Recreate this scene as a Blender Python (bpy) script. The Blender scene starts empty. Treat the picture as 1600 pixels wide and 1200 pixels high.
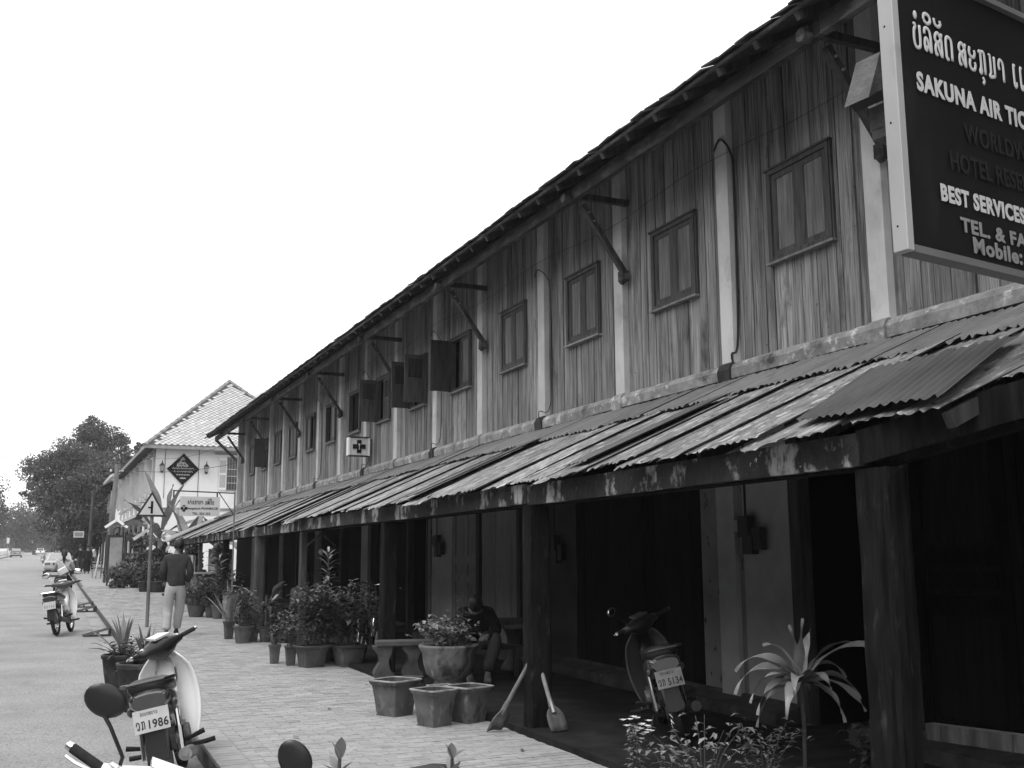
import bpy, bmesh, math, random
import numpy as np
from mathutils import Vector, Matrix, noise as mnoise

R = math.radians
rng = random.Random(7)
S = bpy.context.scene
COL = S.collection

# ------------------------------------------------------------------ camera
F_PX = 1650.0
EYE = Vector((0, 0, 1.73))
pitch = math.atan(274.5 / F_PX)
yaw = math.atan(746 / (F_PX / math.cos(pitch)))
roll = R(0.25)
fw = Vector((math.sin(yaw) * math.cos(pitch), math.cos(yaw) * math.cos(pitch), math.sin(pitch)))
rt = Vector((math.cos(yaw), -math.sin(yaw), 0))
up = rt.cross(fw)
r2 = rt * math.cos(roll) - up * math.sin(roll)
u2 = up * math.cos(roll) + rt * math.sin(roll)
cam_data = bpy.data.cameras.new('camera')
cam = bpy.data.objects.new('camera', cam_data)
COL.objects.link(cam)
cam.matrix_world = Matrix(((r2.x, u2.x, -fw.x, EYE.x), (r2.y, u2.y, -fw.y, EYE.y),
                           (r2.z, u2.z, -fw.z, EYE.z), (0, 0, 0, 1)))
cam_data.sensor_width = 36
cam_data.lens = F_PX / 1600 * 36
cam_data.clip_start = 0.05
cam_data.clip_end = 3000
S.camera = cam

# ------------------------------------------------------------------ overcast, colourless daylight
SUN_EL, SUN_AZ = R(60), R(236)          # sun behind the camera, to its left, veiled by cloud
world = bpy.data.worlds.new('World')
S.world = world
world.use_nodes = True
wn, wl = world.node_tree.nodes, world.node_tree.links
bg = wn['Background']
sky = wn.new('ShaderNodeTexSky')
sky.sky_type = 'NISHITA'
sky.sun_disc = False
sky.sun_elevation = SUN_EL
sky.sun_rotation = SUN_AZ
sky.dust_density = 4
bw = wn.new('ShaderNodeRGBToBW')
ml = wn.new('ShaderNodeMath'); ml.operation = 'MULTIPLY_ADD'
ml.inputs[1].default_value = 0.35
ml.inputs[2].default_value = 9.6      # the even grey cloud sheet
wl.new(sky.outputs[0], bw.inputs[0]); wl.new(bw.outputs[0], ml.inputs[0])
wl.new(ml.outputs[0], bg.inputs['Color'])
bg.inputs['Strength'].default_value = 0.12

sun_d = bpy.data.lights.new('sun', 'SUN')
sun_d.energy = 1.25
sun_d.angle = R(24)
sun = bpy.data.objects.new('sun', sun_d)
COL.objects.link(sun)
sdir = Vector((math.sin(SUN_AZ) * math.cos(SUN_EL), math.cos(SUN_AZ) * math.cos(SUN_EL), math.sin(SUN_EL)))
sun.rotation_euler = sdir.to_track_quat('Z', 'Y').to_euler()

S.view_settings.view_transform = 'Standard'
S.view_settings.look = 'None'
S.view_settings.gamma = 1
S.view_settings.exposure = 0.3
S.view_settings.use_curve_mapping = False
S.render.engine = 'CYCLES'
S.cycles.max_bounces = 6
S.cycles.diffuse_bounces = 4
S.cycles.volume_bounces = 1

# ------------------------------------------------------------------ levels
SLOPE = 0.0128                          # the street climbs gently away from the camera
def gz(y, off=0.0): return SLOPE * y + off
ROAD, WALK, PORCH = 0.0, 0.15, 0.20
def kerb_x(y): return 1.22 + 0.0112 * y if y > 6 else 1.2872

# ------------------------------------------------------------------ materials (all neutral grey)
MATS = {}
def mat(name, a, b=None, scale=4.0, st=(1, 1, 1), detail=5, rough=0.8, lo=0.35, hi=0.65, rnd=None, ramt=0.25,
        bump=0.0, bscale=None, metal=0.0, spec=0.3, layers=(), trans=None, coat=0.0, dist=0.0):
    m = bpy.data.materials.new(name); m.use_nodes = True
    n, l = m.node_tree.nodes, m.node_tree.links
    p = n['Principled BSDF']
    p.inputs['Roughness'].default_value = rough
    p.inputs['Metallic'].default_value = metal
    p.inputs['Specular IOR Level'].default_value = spec
    p.inputs['Coat Weight'].default_value = coat
    geo = n.new('ShaderNodeNewGeometry')
    pos = geo.outputs['Position']
    if rnd == 'obj':
        rv = n.new('ShaderNodeObjectInfo').outputs['Random']
    elif rnd == 'isl':
        rv = geo.outputs['Random Per Island']
    else:
        rv = None
    if rv is not None:
        sc = n.new('ShaderNodeVectorMath'); sc.operation = 'MULTIPLY_ADD'
        cb = n.new('ShaderNodeCombineXYZ')
        for i in range(3): l.new(rv, cb.inputs[i])
        l.new(cb.outputs[0], sc.inputs[0]); sc.inputs[1].default_value = (37, 53, 29)
        l.new(pos, sc.inputs[2]); pos = sc.outputs[0]
    def layer(scale, st, detail, lo, hi, a, b, dist=0.0):
        v = n.new('ShaderNodeVectorMath'); v.operation = 'MULTIPLY'
        l.new(pos, v.inputs[0]); v.inputs[1].default_value = st
        t = n.new('ShaderNodeTexNoise')
        t.inputs['Scale'].default_value = scale; t.inputs['Detail'].default_value = detail
        t.inputs['Roughness'].default_value = 0.62; t.inputs['Distortion'].default_value = dist
        l.new(v.outputs[0], t.inputs['Vector'])
        r = n.new('ShaderNodeMapRange')
        r.inputs['From Min'].default_value = lo; r.inputs['From Max'].default_value = hi
        r.inputs['To Min'].default_value = a; r.inputs['To Max'].default_value = b
        l.new(t.outputs['Fac'], r.inputs['Value'])
        return r.outputs['Result'], t.outputs['Fac']
    if b is None: b = a
    out, fac = layer(scale, st, detail, lo, hi, a, b, dist)
    for L in layers:      # (value, scale, stretch, lo, hi): another tone blended over by its own noise
        k, _ = layer(L[1], L[2], 5, L[3], L[4], 0, 1)
        mx = n.new('ShaderNodeMix'); mx.data_type = 'FLOAT'
        l.new(k, mx.inputs['Factor']); l.new(out, mx.inputs['A']); mx.inputs['B'].default_value = L[0]
        out = mx.outputs['Result']
    if rv is not None:
        r = n.new('ShaderNodeMapRange')
        r.inputs['To Min'].default_value = 1 - ramt; r.inputs['To Max'].default_value = 1 + ramt
        l.new(rv, r.inputs['Value'])
        mm = n.new('ShaderNodeMath'); mm.operation = 'MULTIPLY'
        l.new(out, mm.inputs[0]); l.new(r.outputs['Result'], mm.inputs[1]); out = mm.outputs[0]
    l.new(out, p.inputs['Base Color'])
    if bump:
        bp = n.new('ShaderNodeBump'); bp.inputs['Distance'].default_value = bump
        bp.inputs['Strength'].default_value = 1
        if bscale:
            _, fac = layer(bscale, st, 4, 0, 1, 0, 1)
        l.new(fac, bp.inputs['Height']); l.new(bp.outputs[0], p.inputs['Normal'])
    MATS[name] = m
    return m

ASPHALT = mat('worn_asphalt', 0.25, 0.34, .9, detail=8, rough=0.95, spec=0.1, bump=0.008, bscale=60,
              layers=((0.12, 45, (1, 1, 1), 0.50, 0.66), (0.42, 60, (1, 1, 1), 0.60, 0.70), (0.21, 2.2, (1, .35, 1), 0.58, 0.80), (.15, 5, (1, 1, 1), .68, .76)))
DIRT = mat('dusty_ground', 0.18, 0.28, 1.5, rough=1, spec=0, bump=0.02, bscale=15)
GRASSY = mat('verge_ground', 0.10, 0.2, 3, rough=1, spec=0)
KERB = mat('kerb_concrete', 0.07, 0.14, 5, rough=0.9, bump=0.01, bscale=30, layers=((0.07, 2.5, (1, 1, 2), 0.5, 0.7),))
GUTTER = mat('gutter_concrete', 0.24, 0.34, 3, rough=0.9, bump=0.005, bscale=40, layers=((0.15, 1.9, (1, .5, 1), .5, .66), (0.10, 30, (1, 1, 1), .56, .7)))
BRICK = mat('grey_paver', 0.29, 0.36, 9, rough=0.92, spec=0.1, rnd='obj', ramt=0.07, bump=0.004, bscale=60,
            layers=((0.24, .9, (1, 1, 1), 0.5, 0.72), (0.38, 1.7, (1, 1, 1), 0.58, 0.75), (0.21, 14, (.3, 3, 1), .60, .72), (.18, 3.3, (1, 1, 1), .66, .74)))
BRICKI = mat('grey_pavers_far', 0.29, 0.36, 9, rough=0.92, spec=0.1, rnd='isl', ramt=0.07, bump=0.004, bscale=60,
             layers=((0.24, .9, (1, 1, 1), 0.5, 0.72), (0.38, 1.7, (1, 1, 1), 0.58, 0.75), (0.21, 14, (.3, 3, 1), .60, .72), (.18, 3.3, (1, 1, 1), .66, .74)))
MORTAR = mat('sandy_joint', 0.24, 0.33, 20, rough=1, spec=0)
WALKFAR = mat('far_paving', 0.25, 0.33, 3, (1, 4, 1), rough=0.95, spec=0.1, layers=((0.2, 6, (.4, 9, 1), .5, .7),))
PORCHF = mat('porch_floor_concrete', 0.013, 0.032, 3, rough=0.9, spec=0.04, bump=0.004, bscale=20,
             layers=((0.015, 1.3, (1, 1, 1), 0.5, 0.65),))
WOOD = mat('weathered_board', 0.15, 0.33, 1.7, (7, 7, .35), detail=9, rough=0.8, rnd='obj', ramt=0.24, bump=0.005,
           spec=0.2, layers=((0.06, 1.2, (3, 3, .5), 0.50, 0.72), (0.25, 2.0, (7, 7, .35), 0.58, 0.8), (0.05, 6.0, (8, 8, .25), 0.62, 0.72), (0.07, 3.0, (22, 22, .5), 0.48, 0.66), (0.42, 2.6, (18, 18, .4), .60, .74), (.05, 1.1, (2, 2, 1), .60, .75),
                             (0.012, 9, (2, 2, 1.3), 0.68, 0.73)))
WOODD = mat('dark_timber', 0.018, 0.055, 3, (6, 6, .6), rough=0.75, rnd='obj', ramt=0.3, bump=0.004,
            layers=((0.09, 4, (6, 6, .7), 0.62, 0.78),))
WOODM = mat('shutter_panel_wood', 0.09, 0.19, 3, (8, 8, .6), rough=0.75, rnd='obj', ramt=0.25, bump=0.003,
            layers=((0.06, 2, (6, 6, .5), 0.5, 0.75),))
FRAMEW = mat('window_frame_wood', 0.03, 0.07, 4, (5, 5, .8), rough=0.7, rnd='obj', ramt=0.25, bump=0.003)
SILLW = mat('window_sill_wood', 0.14, 0.25, 4, (2, 2, 2), rough=0.8, rnd='obj', ramt=0.2)
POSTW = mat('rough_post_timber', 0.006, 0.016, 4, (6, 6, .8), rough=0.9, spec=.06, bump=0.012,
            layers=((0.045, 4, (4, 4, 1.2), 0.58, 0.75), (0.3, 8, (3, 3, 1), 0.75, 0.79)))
POSTL = mat('grey_post_timber', 0.03, 0.06, 4, (6, 6, .4), rough=0.85, bump=0.012, layers=((0.12, 3, (4, 4, .6), 0.5, 0.75),))
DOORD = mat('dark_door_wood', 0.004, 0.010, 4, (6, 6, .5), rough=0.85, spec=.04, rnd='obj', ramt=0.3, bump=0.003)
DOORL = mat('faded_door_wood', 0.16, 0.25, 2.5, (8, 8, .5), rough=0.8, rnd='obj', ramt=0.15, bump=0.004,
            layers=((0.05, 3, (7, 7, .5), 0.60, 0.72),))
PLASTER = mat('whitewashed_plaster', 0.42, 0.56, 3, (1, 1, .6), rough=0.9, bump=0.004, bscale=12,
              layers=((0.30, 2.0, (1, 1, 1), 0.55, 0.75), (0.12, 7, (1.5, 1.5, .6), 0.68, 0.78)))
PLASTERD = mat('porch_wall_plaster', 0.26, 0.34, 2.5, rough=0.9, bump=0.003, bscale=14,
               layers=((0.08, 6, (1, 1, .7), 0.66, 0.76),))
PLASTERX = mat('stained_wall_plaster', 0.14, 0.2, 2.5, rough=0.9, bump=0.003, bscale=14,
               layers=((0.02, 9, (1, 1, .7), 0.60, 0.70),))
LEDGE = mat('flaking_ledge_plaster', 0.16, 0.30, 5, rough=0.9, bump=0.012, bscale=18,
            layers=((0.5, 7, (1, 1, 1), 0.56, 0.64), (0.06, 3.5, (1, 1, 1), 0.58, 0.68)))
PEEL = mat('peeling_fascia_paint', 0.012, 0.03, 6, rough=0.85, bump=0.012, bscale=22,
           layers=((0.34, 2.6, (1, 1.3, 1), 0.52, 0.60), (0.02, 5, (1, 2.5, .8), 0.52, 0.62), (0.5, 11, (1, 1, 1), 0.68, 0.72)))
PLINTH = mat('worn_plinth', 0.02, 0.05, 5, rough=0.9, bump=0.01, layers=((0.1, 6, (1, 1, 1), 0.6, 0.75),))
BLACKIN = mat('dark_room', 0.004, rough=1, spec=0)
TILE = mat('old_clay_tile', 0.05, 0.10, 5, rough=0.9, rnd='obj', ramt=0.3, bump=0.006, layers=((0.02, 3, (1, 1, 1), .5, .65),))
TILES = mat('old_clay_tiles', 0.05, 0.10, 5, rough=0.9, rnd='isl', ramt=0.3, bump=0.006, layers=((0.02, 3, (1, 1, 1), .5, .65),))
TIN = mat('weathered_corrugated_steel', 0.13, 0.23, 1.6, (1, 1, 1), rough=0.5, metal=0.0, spec=0.4, rnd='obj', ramt=0.2,
          layers=((0.08, 3.0, (.6, 2.5, 1), 0.52, 0.60), (0.36, 8, (.5, 2.0, 1), 0.55, 0.61), (0.05, 17, (.5, 1.7, 1), 0.61, 0.64)))
TINU = mat('upper_corrugated_steel', 0.11, 0.17, 2.2, (.8, 2, 1), rough=0.5, spec=0.4, rnd='obj', ramt=0.2,
           layers=((0.06, 6, (.6, 2, 1), 0.58, 0.7),))
TIND = mat('newer_dark_steel_sheet', 0.065, 0.10, 1.6, (1, 3, 1), rough=0.4, spec=0.5)
BLACKP = mat('black_plastic', 0.012, 0.016, 30, rough=0.35, spec=0.5)
RUBBER = mat('tyre_rubber', 0.018, 0.03, 20, rough=0.9, spec=0.2)
SEATM = mat('seat_vinyl', 0.012, 0.02, 8, rough=0.45, spec=0.5)
CHROME = mat('chrome', 0.65, rough=0.18, metal=1)
STEELG = mat('grey_steel', 0.18, 0.3, 12, rough=0.45, metal=0.6)
ENGINE = mat('engine_alloy', 0.08, 0.2, 25, rough=0.5, metal=0.6)
WHITEP = mat('white_fairing', 0.74, 0.80, 2, rough=0.3, spec=0.5, coat=0.3)
GREYP = mat('dark_grey_fairing', 0.05, 0.06, 2, rough=0.3, spec=0.5, coat=0.4)
LENSR = mat('red_lens', 0.035, 0.05, 3, rough=0.12, spec=0.8, coat=1)
LENSW = mat('clear_lens', 0.55, rough=0.1, spec=0.8, coat=1)
MIRROR = mat('mirror_glass', 0.9, rough=0.03, metal=1)
PLATE = mat('plate_paint', 0.42, 0.5, 12, rough=0.5)
PLATEDIM = mat('shaded_plate_paint', .16, .22, 12, rough=.7)  # plate paint with the porch shade put into its colour
PLATED = mat('plate_lettering', 0.015, rough=0.6)
SKIN = mat('skin', 0.17, 0.2, 12, rough=0.6)
HAIR = mat('black_hair', 0.008, 0.014, 40, rough=0.5)
OPPROOF = mat('added_opposite_roof', .05, .08, 3)
POTRIM = mat('pale_pot_rim', .22, .38, 9, rough=.9, layers=((.1, 5, (1, 1, 1), .55, .7),))
LEAF = mat('leaf_green', 0.06, 0.13, 6, rough=0.55, spec=0.35, rnd='isl', ramt=0.5)
LEAFB = mat('pale_leaf', 0.14, 0.26, 7, rough=0.5, spec=0.35, rnd='isl', ramt=0.3)
LEAFD = mat('deep_leaf', 0.03, 0.07, 5, rough=0.6, spec=0.3, rnd='isl', ramt=0.5)
LEAFO = mat('strap_leaf', 0.12, 0.25, 5, rough=0.45, spec=0.4, rnd='obj', ramt=0.4)
LEAFBAN = mat('banana_leaf', 0.17, 0.26, 3, (1, 1, 1), rough=0.6, rnd='obj', ramt=0.35)
STEM = mat('plant_stem', 0.04, 0.08, 10, rough=0.8)
BARK = mat('bark', 0.03, 0.07, 4, (3, 3, .6), rough=0.95, bump=0.02)
FLOWER = mat('pale_petal', 0.6, 0.75, 10, rough=0.7, rnd='isl', ramt=0.15)
POT = mat('terracotta_pot', 0.06, 0.11, 5, rough=0.85, rnd='obj', ramt=0.25, bump=0.004, bscale=40,
          layers=((0.2, 5, (1, 1, .7), 0.62, 0.78),))
POTL = mat('pale_rimmed_pot', 0.075, 0.13, 5, rough=0.85, rnd='obj', ramt=0.2, bump=0.004, bscale=40,
           layers=((0.26, 6, (1, 1, .6), 0.58, 0.74), (0.035, 7, (1, 1, .5), 0.55, 0.68)))
SOIL = mat('potting_soil', 0.02, 0.035, 25, rough=1, spec=0)
SOILSHADE = mat('dry_soil_pot_shade', 0.05, 0.09, 12, rough=1, spec=0)  # dry soil of empty pots; on inner walls, shade put into the colour
URN = mat('mottled_urn', 0.12, 0.24, 5, (1, 1, .45), rough=0.85, bump=0.006,
          layers=((0.4, 5, (1.4, 1.4, .35), 0.58, 0.72), (0.06, 6, (1, 1, .5), 0.58, 0.68)))
CONC = mat('bench_concrete', 0.045, 0.09, 6, rough=0.9, bump=0.004)
SIGNB = mat('black_sign_face', 0.005, 0.009, 2, rough=0.5, spec=0.2, layers=((.02, 3, (1, 1, .4), .6, .8),))
SIGNW = mat('silver_letter', 0.50, 0.56, 4, rough=0.5)
SIGNG = mat('grey_letter', 0.22, 0.25, 4, rough=0.5)
SIGND = mat('faded_dark_letter', 0.02, rough=0.9, spec=0.1)
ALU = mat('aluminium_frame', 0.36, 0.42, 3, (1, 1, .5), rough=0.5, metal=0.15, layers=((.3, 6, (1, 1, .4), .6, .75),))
ALUD = mat('shade_darkened_aluminium', 0.16, 0.2, 3, rough=0.5, metal=0.3)  # frame aluminium again, with underside shade put into a darker grey
SIGNP = mat('pale_sign_face', 0.52, 0.58, 3, rough=0.7)
ROADW = mat('road_sign_face', 0.56, 0.62, 5, rough=0.6)
ROADR = mat('road_sign_border', 0.03, 0.05, 5, rough=0.6)
INK = mat('black_ink', 0.012, rough=0.8, spec=0.1)
POLEM = mat('galvanised_pole', 0.13, 0.2, 8, (1, 1, .3), rough=0.55, metal=0.2)
POLEC = mat('concrete_pole', 0.13, 0.2, 4, (1, 1, .3), rough=0.9)
HOUSEW = mat('white_house_wall', 0.74, 0.80, 1.0, (1, 1, .5), rough=0.85, layers=((.62, 1.2, (1, 1, .35), .55, .8),))
HOUSEG = mat('house_grey_trim', 0.2, 0.3, 3, rough=0.85)
HOUSES = mat('house_stained_wall', 0.34, 0.5, 1.5, (1, 1, .5), rough=0.9)
TILEW = mat('pale_diamond_tile', 0.40, 0.55, 3, rough=0.8, rnd='isl', ramt=0.12)
TILEO = mat('pale_diamond_tile_single', 0.40, 0.55, 3, rough=0.8, rnd='obj', ramt=0.12)
TILEB = mat('dark_tile_joint', 0.06, rough=0.9)
RIDGE = mat('ridge_mortar', 0.16, 0.3, 4, rough=0.95, bump=0.02)
GLASSD = mat('dark_window_glass', 0.03, rough=0.15, spec=0.6)
CARP = mat('silver_car_paint', 0.40, 0.44, 2, rough=0.3, spec=0.5, coat=0.6)
CARW = mat('white_car_paint', 0.68, rough=0.3, spec=0.5, coat=0.6)
CARG = mat('grey_car_paint', 0.25, rough=0.3, spec=0.5, coat=0.6)
SWEAT = mat('dark_sweater_knit', 0.036, 0.055, 9, rough=0.95, spec=0.05, bump=0.004, bscale=45)
TROU = mat('light_trousers_cloth', 0.36, 0.46, 4, (1, 1, .5), rough=0.9, spec=0.1, bump=0.01, bscale=7)
SHIRTL = mat('pale_shirt_cloth', 0.33, 0.4, 5, rough=0.9, spec=0.1, bump=0.006, bscale=9)
CLOTHD = mat('dark_cloth', 0.012, 0.022, 6, rough=0.95, spec=0.05)
CLOTHM = mat('mid_cloth', 0.05, 0.08, 6, rough=0.95, spec=0.05)
SHOE = mat('shoe_leather', 0.03, rough=0.5)
SHOEW = mat('pale_trainer', 0.22, 0.3, 9, rough=0.8)
METER = mat('meter_box', 0.012, 0.02, 5, rough=0.6)
WIREM = mat('cable_sheath', 0.02, rough=0.7)
# ------------------------------------------------------------------ object helpers
def tag(o, label=None, cat=None, group=None, kind=None):
    if label: o['label'] = label
    if cat: o['category'] = cat
    if group: o['group'] = group
    if kind: o['kind'] = kind
    return o

def thing(name, label, cat, loc=(0, 0, 0), rz=0.0, group=None, rot=None):
    o = bpy.data.objects.new(name, None)
    o.empty_display_size = 0.2
    COL.objects.link(o)
    o.location = loc
    o.rotation_euler = rot if rot else (0, 0, rz)
    return tag(o, label, cat, group)

def children(o): return [c for c in COL.objects if c.parent == o]

def copy_tree(o, kids=None, parent=None, label=None, loc=None, rz=None, group=None):
    c = o.copy(); COL.objects.link(c)
    if parent is not None: c.parent = parent
    if label: c['label'] = label
    if group: c['group'] = group
    if loc is not None: c.location = loc
    if rz is not None: c.rotation_euler = (0, 0, rz)
    for ch in o.children: copy_tree(ch, parent=c)
    return c

def mobj(name, me, parent=None, loc=None, scale=None, rot=None):
    o = bpy.data.objects.new(name, me); COL.objects.link(o)
    if parent is not None: o.parent = parent
    if loc is not None: o.location = loc
    if scale is not None: o.scale = scale
    if rot is not None: o.rotation_euler = rot
    return o

def rotz(a):
    c, s = math.cos(a), math.sin(a)
    return np.array([[c, -s, 0], [s, c, 0], [0, 0, 1.0]])

def frame_for(t):
    t = t / (np.linalg.norm(t) + 1e-12)
    h = np.array([0, 0, 1.0]) if abs(t[2]) < 0.9 else np.array([1.0, 0, 0])
    a = np.cross(h, t); a /= np.linalg.norm(a)
    return t, a, np.cross(t, a)

class MB:
    def __init__(s): s.v, s.f, s.n, s.mi, s.cur = [], [], 0, [], 0
    def add(s, v, f):
        v = np.asarray(v, float)
        s.v.append(v); s.f.extend([tuple(i + s.n for i in q) for q in f]); s.mi.extend([s.cur] * len(f)); s.n += len(v)
        return s
    def box(s, c, d, rz=0.0, rot=None, tap=(1, 1)):
        x, y, z = d[0] / 2, d[1] / 2, d[2] / 2
        tx, ty = tap
        v = np.array([(-x, -y, -z), (x, -y, -z), (x, y, -z), (-x, y, -z),
                      (-x * tx, -y * ty, z), (x * tx, -y * ty, z), (x * tx, y * ty, z), (-x * tx, y * ty, z)])
        m = np.array(rot) if rot is not None else rotz(rz)
        v = v @ m.T + np.array(c)
        return s.add(v, [(0, 3, 2, 1), (4, 5, 6, 7), (0, 1, 5, 4), (1, 2, 6, 5), (2, 3, 7, 6), (3, 0, 4, 7)])
    def bar(s, p, q, w, h=None, upv=(0, 0, 1)):
        """box beam from p to q, w wide and h high"""
        p, q = np.array(p, float), np.array(q, float); h = h or w
        t = q - p; L = np.linalg.norm(t); t = t / L
        u = np.array(upv, float)
        a = np.cross(u, t)
        if np.linalg.norm(a) < 1e-6: a = np.cross((1, 0, 0), t)
        a /= np.linalg.norm(a); b = np.cross(t, a)
        return s.box((p + q) / 2, (L, w, h), rot=np.stack([t, a, b], 1))
    def tube(s, pts, r, n=8, cap=True, sq=1.0):
        pts = [np.array(p, float) for p in pts]
        k = len(pts)
        rs = r if hasattr(r, '__len__') else [r] * k
        V = []; pa = None
        for i, p in enumerate(pts):
            t = pts[min(i + 1, k - 1)] - pts[max(i - 1, 0)]
            t, a, b = frame_for(t)
            if pa is not None:
                a = pa - t * (pa @ t)
                a /= (np.linalg.norm(a) + 1e-9); b = np.cross(t, a)
            pa = a
            for j in range(n):
                th = 2 * math.pi * j / n
                V.append(p + a * math.cos(th) * rs[i] + b * math.sin(th) * rs[i] * sq)
        Fc = []
        for i in range(k - 1):
            for j in range(n):
                Fc.append((i * n + j, i * n + (j + 1) % n, (i + 1) * n + (j + 1) % n, (i + 1) * n + j))
        if cap:
            Fc.append(tuple(range(n - 1, -1, -1))); Fc.append(tuple((k - 1) * n + j for j in range(n)))
        return s.add(V, Fc)
    def lathe(s, prof, n=16, c=(0, 0, 0), sqr=None, flute=0, ph=0.0, fl=8, cap=True):
        """prof: (radius, z); sqr = exponent of a superellipse for squarish pots"""
        V = []
        for r, z in prof:
            for j in range(n):
                th = 2 * math.pi * (j + ph) / n
                cx, sx = math.cos(th), math.sin(th)
                k = 1.0
                if sqr: k = 1 / (abs(cx) ** sqr + abs(sx) ** sqr) ** (1 / sqr)
                if flute: k *= 1 + flute * math.cos(fl * th)
                V.append((c[0] + r * k * cx, c[1] + r * k * sx, c[2] + z))
        Fc = []
        m = len(prof)
        for i in range(m - 1):
            for j in range(n):
                Fc.append((i * n + j, i * n + (j + 1) % n, (i + 1) * n + (j + 1) % n, (i + 1) * n + j))
        if cap:
            Fc.append(tuple(range(n - 1, -1, -1))); Fc.append(tuple((m - 1) * n + j for j in range(n)))
        return s.add(V, Fc)
    def prism(s, poly, o, u, v, d):
        """2-D polygon in the plane (o; u, v), pushed along vector d"""
        o, u, v, d = [np.array(k, float) for k in (o, u, v, d)]
        A = [o + u * a + v * b for a, b in poly]
        n = len(A)
        V = A + [p + d for p in A]
        Fc = [tuple(range(n)), tuple(range(2 * n - 1, n - 1, -1))]
        Fc += [(i, i + n, (i + 1) % n + n, (i + 1) % n) for i in range(n)]
        return s.add(V, Fc)
    def ball(s, c, r, n=8, m=6, sc=(1, 1, 1)):
        prof = []
        V = []; Fc = []
        for i in range(m + 1):
            ph = math.pi * i / m
            for j in range(n):
                th = 2 * math.pi * j / n
                V.append((c[0] + r * sc[0] * math.sin(ph) * math.cos(th), c[1] + r * sc[1] * math.sin(ph) * math.sin(th),
                          c[2] - r * sc[2] * math.cos(ph)))
        for i in range(m):
            for j in range(n):
                Fc.append((i * n + j, i * n + (j + 1) % n, (i + 1) * n + (j + 1) % n, (i + 1) * n + j))
        return s.add(V, Fc)
    def torus(s, c, ax, Rr, r, n=24, m=8, sq=1.0):
        t, a, b = frame_for(np.array(ax, float))
        V = []; Fc = []
        for i in range(n):
            th = 2 * math.pi * i / n
            rad = a * math.cos(th) + b * math.sin(th)
            for j in range(m):
                ph = 2 * math.pi * j / m
                V.append(np.array(c) + rad * (Rr + r * math.cos(ph)) + t * r * sq * math.sin(ph))
        for i in range(n):
            for j in range(m):
                Fc.append((i * m + j, ((i + 1) % n) * m + j, ((i + 1) % n) * m + (j + 1) % m, i * m + (j + 1) % m))
        return s.add(V, Fc)
    def disc(s, c, ax, r, h, n=20):
        t, _, _ = frame_for(np.array(ax, float)); c = np.array(c, float)
        return s.tube([c - t * h / 2, c + t * h / 2], r, n)
    def leaf(s, p, d, L, w, droop=0.4, segs=5, fold=0.15, twist=0.0, tip=0.0, base=0.25, wavy=0.0, tp=2.0):
        """a curved blade starting at p along direction d"""
        p = np.array(p, float); d = np.array(d, float); d /= np.linalg.norm(d)
        side = np.cross(d, (0, 0, 1.0))
        if np.linalg.norm(side) < 1e-3: side = np.array([1.0, 0, 0])
        side /= np.linalg.norm(side)
        V = []; q = p.copy(); dd = d.copy()
        for i in range(segs + 1):
            t = i / segs
            ww = w * (base + (1 - base) * math.sin(min(1, t * 1.9) * math.pi / 2)) * (1 - max(0, (t - (0.45 if tp > 1.5 else .25)) / (0.55 if tp > 1.5 else .75)) ** tp * (1 - tip))
            nrm = np.cross(side, dd); nrm /= np.linalg.norm(nrm) + 1e-9
            sd = side * math.cos(twist * t) + nrm * math.sin(twist * t)
            wv = wavy * math.sin(t * 11)
            V += [q - sd * ww / 2 + nrm * (ww * fold + wv), q + np.zeros(3), q + sd * ww / 2 + nrm * (ww * fold - wv)]
            dd = dd + np.array([0, 0, -droop / segs * (0.4 + 1.2 * t)]); dd /= np.linalg.norm(dd)
            q = q + dd * L / segs
        Fc = []
        for i in range(segs):
            a = i * 3
            Fc += [(a, a + 1, a + 4, a + 3), (a + 1, a + 2, a + 5, a + 4)]
        return s.add(V, Fc)
    def mesh(s, name, m, smooth=False):
        V = np.concatenate(s.v) if s.v else np.zeros((0, 3))
        me = bpy.data.meshes.new(name)
        me.from_pydata(V.tolist(), [], s.f)
        ms = m if isinstance(m, (list, tuple)) else [m]
        for k in ms: me.materials.append(k)
        if len(ms) > 1: me.polygons.foreach_set('material_index', s.mi)
        if smooth:
            me.shade_smooth()
            if smooth != 'all':
                try: me.set_sharp_from_angle(angle=R(42))
                except Exception: pass
        me.update()
        return me
    def build(s, name, m, parent=None, smooth=False, label=None, kind=None, world=False, loc=None):
        if world and parent is not None:
            q = parent; off = np.zeros(3)
            while q is not None: off += np.array(q.location); q = q.parent
            for i in range(len(s.v)): s.v[i] = s.v[i] - off
        o = mobj(name, s.mesh(name, m, smooth), parent, loc)
        if label: o['label'] = label
        if kind: o['kind'] = kind
        return o

def bevel_obj(o, w=0.01, seg=2):
    b = o.modifiers.new('bevel', 'BEVEL'); b.width = w; b.segments = seg; b.limit_method = 'ANGLE'; b.angle_limit = R(40)
    return o

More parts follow.
